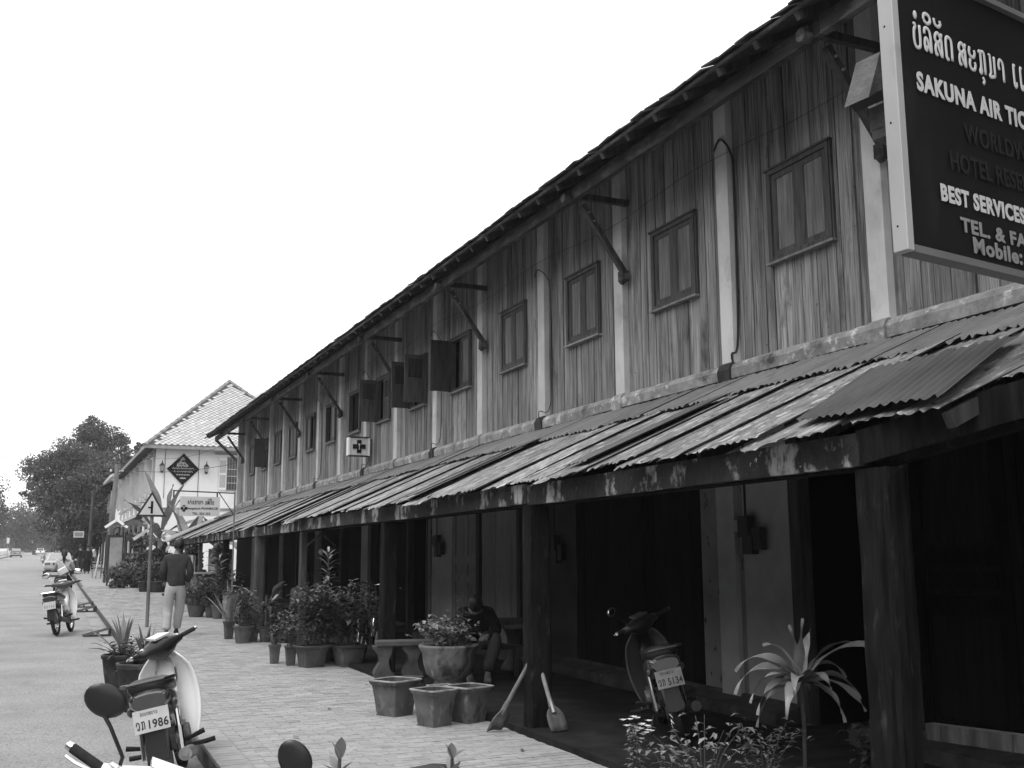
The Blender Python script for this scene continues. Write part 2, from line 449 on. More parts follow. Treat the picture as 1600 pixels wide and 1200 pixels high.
def leaves_cloud(pts, nrm_bias, size, jitter=0.5, seed=1, aspect=0.55, up=0.3):
    """numpy leaf quads (two triangles bent along the midrib kept as one quad) round the given points"""
    r = np.random.default_rng(seed)
    n = len(pts)
    d = r.normal(size=(n, 3)) + nrm_bias * 1.0
    d /= np.linalg.norm(d, axis=1, keepdims=True)
    h = r.normal(size=(n, 3)); h[:, 2] *= 0.6
    a = np.cross(d, h); a /= np.linalg.norm(a, axis=1, keepdims=True) + 1e-9
    b = np.cross(d, a)
    sz = size * (1 - jitter / 2 + jitter * r.random((n, 1)))
    A = pts - a * sz * 0.5; Cc = pts + a * sz * 0.5
    B = pts + b * sz * aspect * 0.5 + d * sz * 0.08; D = pts - b * sz * aspect * 0.5 + d * sz * 0.08
    V = np.stack([A, B, Cc, D], 1).reshape(-1, 3)
    Fq = np.arange(4 * n).reshape(-1, 4)
    return V, Fq

def fast_mesh(name, V, Fq, m):
    me = bpy.data.meshes.new(name)
    n = len(Fq); k = Fq.shape[1]
    me.vertices.add(len(V)); me.vertices.foreach_set('co', V.astype(np.float32).ravel())
    me.loops.add(n * k); me.loops.foreach_set('vertex_index', Fq.astype(np.int32).ravel())
    me.polygons.add(n)
    me.polygons.foreach_set('loop_start', np.arange(0, n * k, k, dtype=np.int32))
    try: me.polygons.foreach_set('loop_total', np.full(n, k, dtype=np.int32))
    except Exception: pass
    me.materials.append(m)
    me.update(calc_edges=True); me.validate(); me.shade_flat()
    return me

# ---- lettering
def text_mesh(s, W, H, m, depth=0.003, bold=0.0, name='lettering'):
    """flat text fitted into a W x H box with its lower left corner at the origin, in the xz plane facing -y"""
    cu = bpy.data.curves.new('t', 'FONT'); cu.body = s; cu.size = 1; cu.extrude = 0.01; cu.offset = bold
    cu.resolution_u = 4; cu.space_character = 1.0 + bold * 3.2
    ob = bpy.data.objects.new('t', cu); COL.objects.link(ob)
    dg = bpy.context.evaluated_depsgraph_get()
    me = bpy.data.meshes.new_from_object(ob.evaluated_get(dg))
    COL.objects.unlink(ob); bpy.data.objects.remove(ob); bpy.data.curves.remove(cu)
    co = np.zeros(len(me.vertices) * 3); me.vertices.foreach_get('co', co); co = co.reshape(-1, 3)
    mn, mx = co.min(0), co.max(0)
    o = np.zeros_like(co)
    o[:, 0] = (co[:, 0] - mn[0]) / (mx[0] - mn[0]) * W
    o[:, 2] = (co[:, 1] - mn[1]) / (mx[1] - mn[1]) * H
    o[:, 1] = -(co[:, 2] - mn[2]) / (mx[2] - mn[2] + 1e-9) * depth
    me.vertices.foreach_set('co', o.ravel())
    me.materials.clear(); me.materials.append(m); me.update()
    me.name = name
    return me

def smooth_path(P, k=4):
    P = [np.array(p, float) for p in P]; out = []
    for i in range(len(P) - 1):
        p0 = P[max(i - 1, 0)]; p1 = P[i]; p2 = P[i + 1]; p3 = P[min(i + 2, len(P) - 1)]
        for j in range(k):
            t = j / k
            out.append(0.5 * ((2 * p1) + (-p0 + p2) * t + (2 * p0 - 5 * p1 + 4 * p2 - p3) * t * t + (-p0 + 3 * p1 - 3 * p2 + p3) * t ** 3))
    out.append(P[-1]); return out

# Lao letters as pen strokes in a 1 x 1 cell
LAO = {
 'bo': [[(.12, .92), (.25, .98), (.32, .86), (.2, .78), (.12, .6), (.12, .25), (.3, .04), (.62, .03), (.85, .2), (.85, .98)]],
 'lo': [[(.08, .72), (.15, .93), (.45, 1), (.75, .88), (.85, .6), (.85, .04), (.62, .25), (.45, .5), (.22, .55), (.08, .35), (.15, .08), (.3, .08), (.35, .25)]],
 'so': [[(.95, 1), (.78, .82), (.5, .98), (.18, .9), (.08, .72), (.25, .58), (.6, .62), (.85, .75), (.88, .4), (.88, .03), (.62, .22), (.42, .48), (.2, .48), (.08, .28), (.16, .05), (.32, .1)]],
 'do': [[(.4, .06), (.2, .04), (.12, .2), (.12, .75), (.25, .96), (.6, .98), (.85, .8), (.85, .03)]],
 'a':  [[(.2, .98), (.1, .75), (.3, .58), (.7, .6), (.85, .78), (.75, .9)], [(.2, .46), (.1, .22), (.3, .04), (.7, .06), (.85, .26), (.75, .38)]],
 'ko': [[(.05, .88), (.2, .98), (.3, .8), (.3, .3), (.12, .1), (.25, .02), (.36, .15), (.3, .35)], [(.3, .92), (.6, 1), (.82, .85), (.85, .03)]],
 'mo': [[(.1, .95), (.25, .98), (.3, .8), (.3, .25), (.12, .06), (.3, .03), (.85, .12)], [(.85, .98), (.85, .12)]],
 'aa': [[(.2, .5), (.12, .72), (.3, .95), (.6, .92), (.75, .7), (.75, .02)]],
 'e':  [[(.55, .95), (.35, .95), (.35, .2), (.5, .03), (.68, .1), (.62, .25)]],
 'ho': [[(.1, .9), (.28, .95), (.3, .75), (.3, .03)], [(.3, .6), (.6, .7), (.85, .5), (.85, .05)], [(.3, .9), (.7, .98)]],
 'no': [[(.12, .95), (.28, .9), (.28, .05)], [(.28, .3), (.5, .05), (.72, .15), (.72, .98)]],
 'wo': [[(.12, .55), (.15, .85), (.45, .98), (.78, .82), (.85, .45), (.75, .12), (.45, .03), (.35, .18), (.5, .3)]],
}
MARKS = {'i': [(.1, .3), (.15, .8), (.5, 1), (.85, .8), (.9, .3), (.5, .05), (.1, .3)], 'dot': [(.3, .35), (.5, .6), (.6, .35)],
         'u': [(.1, .9), (.2, .35), (.6, .2), (.9, .5), (.8, .85)], 'tail': [(.4, 1), (.6, .6), (.4, .2)]}
def lao_strokes(mb, word, x, z, w, h, th, gap=0.2, depth=0.004, y=0.0):
    """word: list of (letter, mark above, mark below)"""
    for it in word:
        if it is None: x += w * 0.8; continue
        L, ab, be = it
        P = [(st, 0.0, 1.0) for st in LAO[L]]
        if ab: P.append((MARKS[ab], 1.18, 0.42))
        if be: P.append((MARKS[be], -0.5, 0.36))
        for st, z0, hs in P:
            pts = smooth_path([(x + a * w, y - depth * 0.5, z + (z0 + b * hs) * h) for a, b in st], 4)
            mb.tube(pts, th, 8, sq=1.0)
            q = mb.v[-1]; q[:, 1] = (y - depth * 0.5) + (q[:, 1] - (y - depth * 0.5)) * 0.3
        x += w * (1 + gap)
    return x
# ================================================================== GROUND, ROAD, PAVEMENT
CUBE = MB().box((0, 0, 0), (1, 1, 1)).mesh('unit_block', WOOD)
_cubes = {}
def cube_mesh(m):
    if m.name not in _cubes:
        c = CUBE.copy(); c.materials.clear(); c.materials.append(m); _cubes[m.name] = c
    return _cubes[m.name]

def strip(x0f, x1f, ys, off, m, name, kind='structure'):
    """a sheet following the climbing street between two x(y) lines"""
    mb = MB(); V = []; Fq = []
    for i, y in enumerate(ys):
        V += [(x0f(y), y, gz(y, off)), (x1f(y), y, gz(y, off))]
        if i: Fq.append((2 * i - 2, 2 * i - 1, 2 * i + 1, 2 * i))
    mb.add(V, Fq)
    o = mb.build(name, m); o['kind'] = kind
    return o
YS = [-40, -5, 0, 3, 6, 10, 15, 20, 30, 45, 60, 80, 110, 150, 200, 300, 400, 500]
strip(lambda y: -200, lambda y: 200, YS, -0.012, DIRT, 'ground')
strip(lambda y: kerb_x(y) - 7.55, lambda y: kerb_x(y) - 0.30, YS, 0.0, ASPHALT, 'road')
strip(lambda y: kerb_x(y) - 0.296, lambda y: kerb_x(y) - 0.004, YS, 0.004, GUTTER, 'gutter')
# raised footpath body on the right
ft = MB(); V = []; Fq = []
for i, y in enumerate(YS[1:]):
    a, b = kerb_x(y) + 0.09, 4.02 if y < 38 else 4.7
    V += [(a, y, gz(y, -0.1)), (a, y, gz(y, WALK - 0.0045)), (b, y, gz(y, WALK - 0.0045)), (b, y, gz(y, -0.1))]
    if i:
        k = 4 * (i - 1)
        Fq += [(k, k + 4, k + 5, k + 1), (k + 1, k + 5, k + 6, k + 2), (k + 2, k + 6, k + 7, k + 3)]
ft.add(V, Fq); pav = ft.build('pavement', MORTAR); pav['kind'] = 'structure'
kb = bpy.data.objects.new('kerb', None); COL.objects.link(kb); kb['kind'] = 'structure'
y = 4.0; ks = []
while y < 62:
    L = 0.9; x = kerb_x(y + L / 2)
    o = mobj('kerbstone', cube_mesh(KERB), kb, (x + 0.055, y + L / 2, gz(y + L / 2, (WALK - .16) / 2)),
             (0.085, L - 0.012, WALK + 0.12))
    o.rotation_euler = (math.atan(SLOPE), 0, -math.atan(0.0112)); y += L
far = MB(); far.box((kerb_x(130) + .05, 130, gz(130, .045)), (.1, 136, WALK + .05), rot=np.array((Matrix.Rotation(-math.atan(0.0112), 3, 'Z') @ Matrix.Rotation(math.atan(SLOPE), 3, 'X')))); far.build('kerbstone', KERB, kb, kind='stuff')
# pavers: border course of headers, then running rows; nearest 300 as single bricks
bricks = []
y = 5.2
while y < 46:
    x = kerb_x(y) + 0.006
    bricks.append((x + 0.108, y, 0.208, 0.087)); y += 0.0935
y = 5.2; row = 0
while y < 46:
    x = kerb_x(y) + 0.006 + 0.235 + (0.105 if row % 2 else 0.0) - 0.0
    if row % 2: bricks.append((x - 0.105 / 2 - .004, y, 0.095, 0.088))
    while x < (3.86 if y < 37 else 4.6):
        w = 0.21; bricks.append((x + w / 2, y, w - rng.uniform(.005, .009), 0.0895 - rng.uniform(0, .003))); x += w
    y += 0.094; row += 1
def bz(x, y): return gz(y, WALK - 0.016) + 0.002 * mnoise.noise(Vector((x * .8, y * .8, 0)))
vis = [b for b in bricks if 7.75 < b[1] < 9.9]
vis.sort(key=lambda b: b[1])
vis = vis[:300]; vs = set(id(b) for b in vis)
for (x, yy, w, d) in vis:
    o = mobj('brick', cube_mesh(BRICK), pav, (x, yy, bz(x, yy) + rng.uniform(-.0015, .0015)), (w, d, 0.03))
    o.rotation_euler = (math.atan(SLOPE) + rng.uniform(-.006, .006), rng.uniform(-.006, .006), rng.uniform(-.012, .012))
mb = MB()
NB = [b for b in bricks if id(b) not in vs]
arr = np.array([(b[0], b[1], bz(b[0], b[1]) + rng.uniform(-.0015, .0015), b[2], b[3]) for b in NB])
unit = np.array([(-.5, -.5, 0), (.5, -.5, 0), (.5, .5, 0), (-.5, .5, 0)])
top = []; tl = np.random.default_rng(3).normal(size=(len(arr), 2)) * 0.006
for sgn, zoff in ((1.0, 0.015), (1.0, -0.012)):
    V = unit[None] * np.stack([arr[:, 3], arr[:, 4], np.ones(len(arr))], 1)[:, None]
    V = V + np.stack([arr[:, 0], arr[:, 1], arr[:, 2] + zoff], 1)[:, None]
    V[:, :, 2] += (unit[None, :, 0] * tl[:, :1] + unit[None, :, 1] * tl[:, 1:]) * 0.25
    top.append(V)
V = np.concatenate(top, 1).reshape(-1, 3); n = len(arr); base = np.arange(n)[:, None] * 8
Fq = np.concatenate([base + np.array(q)[None] for q in [(0, 1, 2, 3), (4, 5, 1, 0), (5, 6, 2, 1), (6, 7, 3, 2), (7, 4, 0, 3)]])
o = mobj('brick', fast_mesh('bricks_beyond', V, Fq, BRICKI), pav); o['kind'] = 'stuff'
strip(lambda y: kerb_x(y) + .1, lambda y: 4.7, [46, 60, 80, 110, 150, 200], WALK + 0.004, WALKFAR, 'far_footpath')
# porch floor with a rough lip
V = []; Fq = []; yy = 0.0; i = 0
while yy <= 37.4:
    x = 3.88 + 0.02 * mnoise.noise(Vector((yy * 2.1, 3, 0))) + .012 * mnoise.noise(Vector((yy * 9, 1, 0)))
    V += [(x, yy, gz(yy, 0.0)), (x + .01, yy, gz(yy, PORCH)), (6.6, yy, gz(yy, PORCH + .01))]
    if i: k = 3 * (i - 1); Fq += [(k, k + 3, k + 4, k + 1), (k + 1, k + 4, k + 5, k + 2)]
    yy += 0.17; i += 1
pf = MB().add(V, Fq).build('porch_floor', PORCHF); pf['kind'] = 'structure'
# left verge with a raised path far up the street
strip(lambda y: kerb_x(y) - 16, lambda y: kerb_x(y) - 7.75, YS, 0.12, WALKFAR, 'left_footpath')
lk = MB(); V = []; Fq = []
for i, y in enumerate(YS):
    a = kerb_x(y) - 7.75
    V += [(a, y, gz(y, .125)), (a + .18, y, gz(y, .125)), (a + .19, y, gz(y, -.05))]
    if i: k = 3 * (i - 1); Fq += [(k, k + 1, k + 4, k + 3), (k + 1, k + 2, k + 5, k + 4)]
lk.add(V, Fq).build('left_kerb', KERB)['kind'] = 'structure'

# ================================================================== THE LONG TIMBER SHOPHOUSE
WX = 6.2
SH = thing('timber_shophouse', 'long two-storey timber and plaster shophouse with boarded upper floor, shuttered windows and tiled eave', 'building', (WX, 20, 0.2))
def W(mb, name, m, parent=SH, **k): return mb.build(name, m, parent, world=True, **k)
def blk(name, m, c, d, parent=SH, off=None, rot=None):
    """one shared-mesh block, world centre c, size d"""
    o = mobj(name, cube_mesh(m), parent)
    q = parent; o_ = Vector(c)
    while q is not None: o_ -= q.location; q = q.parent
    o.location = o_; o.scale = d
    if rot: o.rotation_euler = rot
    return o
PY = [-1.95, 0.15, 2.2, 4.3, 6.39, 8.47, 10.6, 12.72, 14.93, 16.98, 19.18, 21.25, 23.32, 25.38, 27.42, 29.42, 31.35, 33.34, 35.33]
YEND = 36.85
LZ = 3.62                                # top of the ledge
# shell
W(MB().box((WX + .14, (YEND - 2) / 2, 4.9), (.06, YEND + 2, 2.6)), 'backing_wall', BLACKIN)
W(MB().box((10.6, (YEND - 2) / 2, 3.1), (.2, YEND + 2, 6.2)), 'rear_wall', PLASTERD)
W(MB().prism([(WX + .02, .3), (10.6, .3), (10.6, 6.3), (8.4, 7.6), (WX + .02, 6.35)], (0, YEND - .12, 0), (1, 0, 0), (0, 0, 1), (0, .12, 0)), 'end_wall', WOODD)
# boards and windows
wins = {}
states = {6.39: 'closed', 8.47: 'closed', 10.6: 'closed', 12.72: 'closed', 14.93: 'far', 16.98: 'bothL', 19.18: 'farL',
          21.25: 'dark', 23.32: 'nearclosed', 25.38: 'farclosed', 27.42: 'closed', 29.42: 'closed', 31.35: 'near', 33.34: 'closed', 4.3: 'closed'}
def board(y0, y1, z0, z1):
    w = y1 - y0
    o = blk('board', WOOD, (WX + rng.uniform(-.007, .007), (y0 + y1) / 2, (z0 + z1) / 2), (.03, w - rng.choice((.008, .010, .013, .020)), z1 - z0))
    o.rotation_euler = (rng.gauss(0, .0016), 0, rng.gauss(0, .012))
for i in range(1, len(PY)):
    a = PY[i] + .095
    b = (PY[i + 1] if i + 1 < len(PY) else YEND) - .095
    if b < 0.3: continue
    st = states.get(PY[i]); wy = None
    if st:
        wc = PY[i] + (1.0 if i + 1 < len(PY) - 0 else .8)
        wc = (a + b) / 2 + (-.06 if PY[i] < 20 else -.02)
        wy = (wc - .43, wc + .43); wins[PY[i]] = (wc, st)
    y = a
    edges = [a]
    while b - y > .24:
        y += rng.uniform(.125, .215); edges.append(y)
    edges.append(b)
    if wy:
        edges = [e for e in edges if abs(e - wy[0]) > .05 and abs(e - wy[1]) > .05] + [wy[0], wy[1]]
        edges = sorted(edges)
    for e0, e1 in zip(edges, edges[1:]):
        if wy and e0 >= wy[0] - 1e-6 and e1 <= wy[1] + 1e-6:
            board(e0, e1, LZ, 4.47); board(e0, e1, 5.37, 6.45)
        else: board(e0, e1, LZ, 6.45)
# pilasters
for y in PY[1:]:
    o = blk('pilaster', PLASTER, (WX - .035, y, (LZ + 6.45) / 2), (.11, .2, 6.45 - LZ))
blk('pilaster', PLASTER, (WX - .035, YEND - .1, (LZ + 6.45) / 2), (.11, .2, 6.45 - LZ))
# windows
def shutter_mesh(louvre):
    mb = MB(); w, h, t = .405, .86, .032
    mb.cur = 0
    mb.box((w / 2 * 0 + .035, 0, 0), (.07, t, h)); mb.box((w - .035, 0, 0), (.07, t, h))
    zs = [-h / 2 + .045, h / 2 - .04] + ([-.02] if louvre else [])
    for z in zs: mb.box((w / 2, 0, z), (w - .14, t, .08))
    if louvre:
        z = .04
        while z < h / 2 - .08:
            mb.box((w / 2, 0, z), (w - .14, .035, .006), rot=np.array(Matrix.Rotation(R(38), 3, 'X'))); z += .03
        mb.box((w / 2, 0, -.22), (.05, t, .32))
        mb.cur = 1
        mb.box((w / 2, 0.004, -.22), (w - .14, .012, .33))
        mb.cur = 0
    else:
        mb.cur = 1
        mb.box((w / 2, .002, 0.002), (w - .14, .014, h - .165)); mb.cur = 0
        for sx in (.078, w - .078): mb.box((sx, 0, 0), (.016, .024, h - .17))
    return mb
SHUT = shutter_mesh(False).mesh('shutter', [FRAMEW, WOODM])
SHUTL = shutter_mesh(True).mesh('louvred_shutter', [FRAMEW, FRAMEW])
SHUTD = SHUT.copy(); SHUTD.materials.clear(); SHUTD.materials.append(WOODD); SHUTD.materials.append(WOODD)
def add_window(wc, st):
    z0, z1 = 4.47, 5.37
    wroot = W(MB().box((WX - .01, wc, z1 - .0225), (.09, .86, .045)).box((WX - .01, wc, z0 + .0225), (.09, .86, .045))
              .box((WX - .01, wc - .4075, (z0 + z1) / 2), (.088, .045, .81)).box((WX - .01, wc + .4075, (z0 + z1) / 2), (.088, .045, .81)),
              'window', FRAMEW)
    W(MB().box((WX - .035, wc, z1 + .011), (.07, .92, .02)).box((WX - .03, wc - .445, (z0 + z1) / 2), (.03, .02, .9))
      .box((WX - .03, wc + .445, (z0 + z1) / 2), (.03, .02, .9)), 'casing', FRAMEW, wroot)
    W(MB().box((WX - .035, wc, z0 - .012), (.09, .92, .022)), 'sill', SILLW, wroot)
    if st != 'closed':
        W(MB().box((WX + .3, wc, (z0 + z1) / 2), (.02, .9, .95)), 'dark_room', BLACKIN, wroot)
        W(MB().box((WX + .06, wc - .1, (z0 + z1) / 2), (.02, .02, .8)).box((WX + .06, wc + .12, (z0 + z1) / 2), (.02, .02, .8)).box((WX + .06, wc + .28, (z0 + z1) / 2), (.02, .02, .8)), 'bar', FRAMEW, wroot)
    L = st.endswith('L'); base = st.rstrip('L')
    me = SHUTL if L else SHUT
    def put(y, ang, m, nm='shutter'):
        o = mobj(nm, m, wroot); o.location = Vector((WX - .02, y, (z0 + z1) / 2)) - SH.location
        o.rotation_euler = (0, 0, ang)
    nm = 'louvred_shutter' if L else 'shutter'
    # local x runs across the leaf; near leaf hinges at the low-y jamb
    near, farj = wc - .385, wc + .385
    if base in ('closed', 'far', 'nearclosed') : put(near - .02, R(90), me, nm)
    if base in ('closed', 'near', 'farclosed'): put(farj + .02, R(-90), me, nm)
    if base in ('far', 'both'): put(farj + .02, R(183), SHUTD if not L else me, nm)
    if base in ('near', 'both'): put(near - .02, R(176), SHUTD if not L else me, nm)
for k, (wc, st) in wins.items(): add_window(wc, st)
# moulded ledge under the boards, one length per bay, and the bracket blocks below the pilasters
for i in range(1, len(PY)):
    a = PY[i] + .1; b = (PY[i + 1] if i + 1 < len(PY) else YEND) - .1
    prof = [(WX + .05, 3.46), (WX - .13, 3.46), (WX - .135, 3.555), (WX - .11, 3.60), (WX - .02, 3.64), (WX + .05, 3.64)]
    W(MB().prism(prof, (0, a, 0), (1, 0, 0), (0, 0, 1), (0, b - a, 0)), 'ledge', LEDGE)
    prof2 = [(WX + .05, 3.40), (WX - .15, 3.42), (WX - .16, 3.55), (WX - .13, 3.61), (WX - .04, 3.66), (WX + .05, 3.66)]
    W(MB().prism(prof2, (0, PY[i] - .098, 0), (1, 0, 0), (0, 0, 1), (0, .196, 0)), 'ledge_bracket', PLINTH if i % 2 else LEDGE)
# ---- roof
EX, EZ, TA = 5.15, 6.035, math.tan(R(28))
def rz_(x): return EZ + (x - EX) * TA
rp = MB()
rp.prism([(EX + .05, rz_(EX + .05) - .05), (8.4, rz_(8.4) - .05), (11.4, rz_(8.4) - .05 - 3 * TA), (11.4, rz_(8.4) - .08 - 3 * TA), (8.4, rz_(8.4) - .09), (EX + .05, rz_(EX + .05) - .09)],
         (0, -2, 0), (1, 0, 0), (0, 0, 1), (0, YEND + 2.75, 0))
W(rp, 'roof_deck', WOODD)
TILEM = MB().box((0, 0, 0), (.30, .225, .016)).mesh('tile', TILE)
ty = np.arange(1.2, YEND + .7, .242)
for c in range(2):
    for j, y in enumerate(ty):
        x = EX + .13 + c * .24 + rng.uniform(-.02, .02); y2 = y + (.12 if c else 0) + rng.uniform(-.008, .008)
        o = mobj('tile', TILEM, SH)
        o.location = Vector((x, y2, rz_(x) - .012 + c * .012 + rng.uniform(-.004, .012))) - SH.location
        o.rotation_euler = (rng.uniform(-.05, .05), -R(28) + rng.uniform(.03, .09), rng.uniform(-.04, .04))
tb = MB()
for c in range(2, 14):
    for j, y in enumerate(ty):
        x = EX + .13 + c * .24; 
        if x > 8.3: break
        tb.box((x, y + (.12 if c % 2 else 0), rz_(x) + .012 + rng.uniform(-.004, .008)), (.30, .225, .016), rot=np.array(Matrix.Rotation(-R(28) + .06, 3, 'Y')))
W(tb, 'tile', TILES, kind='stuff')
W(MB().box((8.42, YEND / 2 - .6, rz_(8.4) + .02), (.3, YEND + 2.4, .1)), 'ridge_cap', RIDGE)
# eave timbers
EAVE = mat('eave_board', 0.02, 0.05, 4, (2, .6, 2), rough=0.85, rnd='obj', ramt=.3, bump=.006, layers=((0.11, 4, (1, .7, 2), 0.5, 0.68),))
for a, b in zip([-2, 2.1, 6.1, 10.3, 14.6, 18.9, 23.1, 27.3, 31.5], [2.1, 6.1, 10.3, 14.6, 18.9, 23.1, 27.3, 31.5, YEND + .45]):
    blk('eave_purlin', EAVE, (5.42, (a + b) / 2, 5.885 + rng.uniform(-.006, .006)), (.07, b - a - .012, .15), rot=(0, 0, rng.gauss(0, .0015)))
y = 0.3
while y < YEND + .6:
    o = blk('rafter', WOODD, (5.75, y, rz_(5.75) - .125), (1.24, .05, .07), rot=(0, -R(28), 0)); y += .53
for a in np.arange(-2, YEND, 3.1):
    blk('batten', EAVE, (5.2, a + 1.55, rz_(5.2) - .062), (.035, 3.09, .03), rot=(0, -R(28), 0))
for k, y in enumerate([2.05, 6.23, 10.43, 14.76, 19.0, 23.2, 27.35, 31.5, 35.6]):
    br = W(MB().bar((6.11, y, 5.03), (5.56, y, 5.80), .06, .07, upv=(0, 1, 0)), 'eave_brace', WOODD)
    W(MB().box((5.76, y, 5.90), (.80, .06, .07)), 'tie_beam', WOODD)
    W(MB().disc((5.35, y, 5.85), (1, 0, 0), .058, .09, 10), 'beam_end', EAVE)
    W(MB().box((6.09, y, 5.0), (.09, .11, .12)).lathe([(.02, -.1), (.05, -.06), (.045, 0)], 10, (6.07, y, 5.0)), 'corbel', EAVE, br)
    W(MB().disc((5.69, y - .045, 5.61), (0, 1, 0), .014, .03, 8).disc((5.62, y - .045, 5.71), (0, 1, 0), .014, .03, 8), 'bolt', ALUD, br)
# gable-end brace at the far corner
W(MB().bar((WX + .02, YEND, 5.0), (5.45, YEND + .5, 5.85), .07, .08), 'eave_brace', WOODD)
W(MB().bar((EX, YEND + .66, rz_(EX) - .05), (8.4, YEND + .66, rz_(8.4) - .05), .03, .16), 'barge_board', EAVE)
# ---- ground floor
def gf(y0, y1, m, x=WX, z1=3.42, name='wall', t=.12, z0=None):
    zz = gz(min(y0, y1), PORCH - .05) if z0 is None else z0
    return W(MB().box((x + t / 2, (y0 + y1) / 2, (zz + z1) / 2), (t, abs(y1 - y0), z1 - zz)), name, m)
def boards_door(y0, y1, m, n, x=WX + .03, top=3.2, name='door'):
    zz = gz(y0, PORCH + .16)
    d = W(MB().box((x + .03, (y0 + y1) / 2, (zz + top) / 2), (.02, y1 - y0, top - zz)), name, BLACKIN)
    w = (y1 - y0) / n
    for i in range(n):
        o = blk('door_board', m, (x + rng.uniform(-.008, .004), y0 + w * (i + .5), (zz + top) / 2), (.03, w - .007, top - zz), d)
    return d
def panel_door(y0, y1, m, x=WX + .03, top=3.15, leaves=2, splits=(.0, .42, .5, 1)):
    zz = gz(y0, PORCH + .16); w = (y1 - y0) / leaves
    for L in range(leaves):
        a, b = y0 + L * w + .004, y0 + (L + 1) * w - .004
        mb = MB(); st = .09
        for yy in (a + st / 2, b - st / 2): mb.box((x, yy, (zz + top) / 2), (.045, st, top - zz))
        H = top - zz
        rails = [zz + .06, zz + H * .36, zz + H * .48, top - .06]
        for z in rails: mb.box((x, (a + b) / 2, z), (.045, b - a - 2 * st, .12))
        d = W(mb, 'door', m)
        for z0, z1 in zip(rails, rails[1:]):
            W(MB().box((x + .008, (a + b) / 2, (z0 + z1) / 2), (.02, b - a - 2 * st + .002, z1 - z0 - .11)), 'door_panel', m, d)
            W(MB().box((x + .0, (a + b) / 2, (z0 + z1) / 2), (.02, b - a - 2 * st - .09, z1 - z0 - .20)), 'raised_field', m, d)
def room(y0, y1):
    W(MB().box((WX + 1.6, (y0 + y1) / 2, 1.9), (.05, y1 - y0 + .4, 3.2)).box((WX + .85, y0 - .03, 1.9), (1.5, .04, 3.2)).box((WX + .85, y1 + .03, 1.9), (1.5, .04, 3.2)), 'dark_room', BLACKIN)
def jamb(y, w=.1, m=WOODD): gf(y - w / 2, y + w / 2, m, x=WX - .03, name='door_frame')
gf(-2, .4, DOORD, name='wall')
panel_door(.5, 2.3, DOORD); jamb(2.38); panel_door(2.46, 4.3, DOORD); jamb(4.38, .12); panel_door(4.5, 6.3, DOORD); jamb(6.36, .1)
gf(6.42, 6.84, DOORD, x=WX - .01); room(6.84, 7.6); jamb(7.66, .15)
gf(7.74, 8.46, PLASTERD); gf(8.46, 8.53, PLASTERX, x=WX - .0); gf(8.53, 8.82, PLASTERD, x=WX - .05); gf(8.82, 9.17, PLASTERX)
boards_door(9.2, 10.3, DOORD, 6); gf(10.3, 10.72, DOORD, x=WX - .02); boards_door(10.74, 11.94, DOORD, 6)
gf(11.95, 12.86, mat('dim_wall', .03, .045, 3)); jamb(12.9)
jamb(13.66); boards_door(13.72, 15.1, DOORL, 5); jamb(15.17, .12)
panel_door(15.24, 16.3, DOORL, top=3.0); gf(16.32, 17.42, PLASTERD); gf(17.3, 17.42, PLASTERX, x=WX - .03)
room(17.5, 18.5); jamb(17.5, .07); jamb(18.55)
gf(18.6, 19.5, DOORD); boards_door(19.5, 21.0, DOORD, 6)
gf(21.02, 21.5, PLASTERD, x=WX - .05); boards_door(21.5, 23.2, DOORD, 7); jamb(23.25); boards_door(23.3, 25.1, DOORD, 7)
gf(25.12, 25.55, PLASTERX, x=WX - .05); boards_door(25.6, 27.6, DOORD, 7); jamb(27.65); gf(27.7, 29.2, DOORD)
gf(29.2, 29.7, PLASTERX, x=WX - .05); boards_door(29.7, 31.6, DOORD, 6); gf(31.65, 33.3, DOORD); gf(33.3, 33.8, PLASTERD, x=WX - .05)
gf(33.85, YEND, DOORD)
for a, b in ((-1, 6.8), (7.7, 13.6), (13.6, 17.45), (18.6, YEND)):
    zz = gz((a + b) / 2, PORCH)
    mb = MB(); n = max(2, int((b - a) / 1.5)); V = []; Fq = []
    for i in range(n + 1):
        y = a + (b - a) * i / n; z = gz(y, PORCH)
        V += [(WX - .3, y, z - .02), (WX - .29, y, z + .11), (WX - .05, y, z + .14), (WX - .03, y, z + .17), (WX + .02, y, z + .17), (WX + .02, y, z)]
        if i:
            k = 6 * (i - 1); Fq += [(k + j, k + 6 + j, k + 7 + j, k + 1 + j) for j in range(5)]
    Fq += [(0, 1, 2, 3, 4, 5), tuple(6 * n + 5 - j for j in range(6))]
    W(MB().add(V, Fq), 'plinth', PLINTH)
# transom strip above the doors, and conduits
gf(-2, YEND, DOORD, x=WX + .0, z0=3.3, z1=3.46, name='lintel', t=.1)
def cable(pts, r=.009, name='conduit', m=WIREM): W(MB().tube(smooth_path(pts, 5), r, 6), name, m)
cable([(WX - .07, 8.38, 3.55), (WX - .11, 8.38, 3.7), (WX - .04, 8.36, 3.9), (WX - .04, 8.33, 5.4), (WX - .06, 8.33, 5.75), (WX - .12, 8.42, 5.93), (WX - .1, 8.56, 5.86)], .011)
for y in (12.72, 16.98, 21.25, 25.38):
    cable([(WX - .14, y - .12, 3.44), (WX - .17, y - .08, 3.68), (WX - .05, y - .2, 3.8), (WX - .05, y - .22, 5.2), (WX - .08, y - .2, 5.5), (WX - .14, y - .02, 5.66), (WX - .1, y + .15, 5.6)], .006)
for z in (5.62,):
    cable([(WX - .12, y, z + .05 * math.sin(y * 1.6) + .1) for y in np.arange(6.5, 30, .8)], .0025, 'wall_wire')

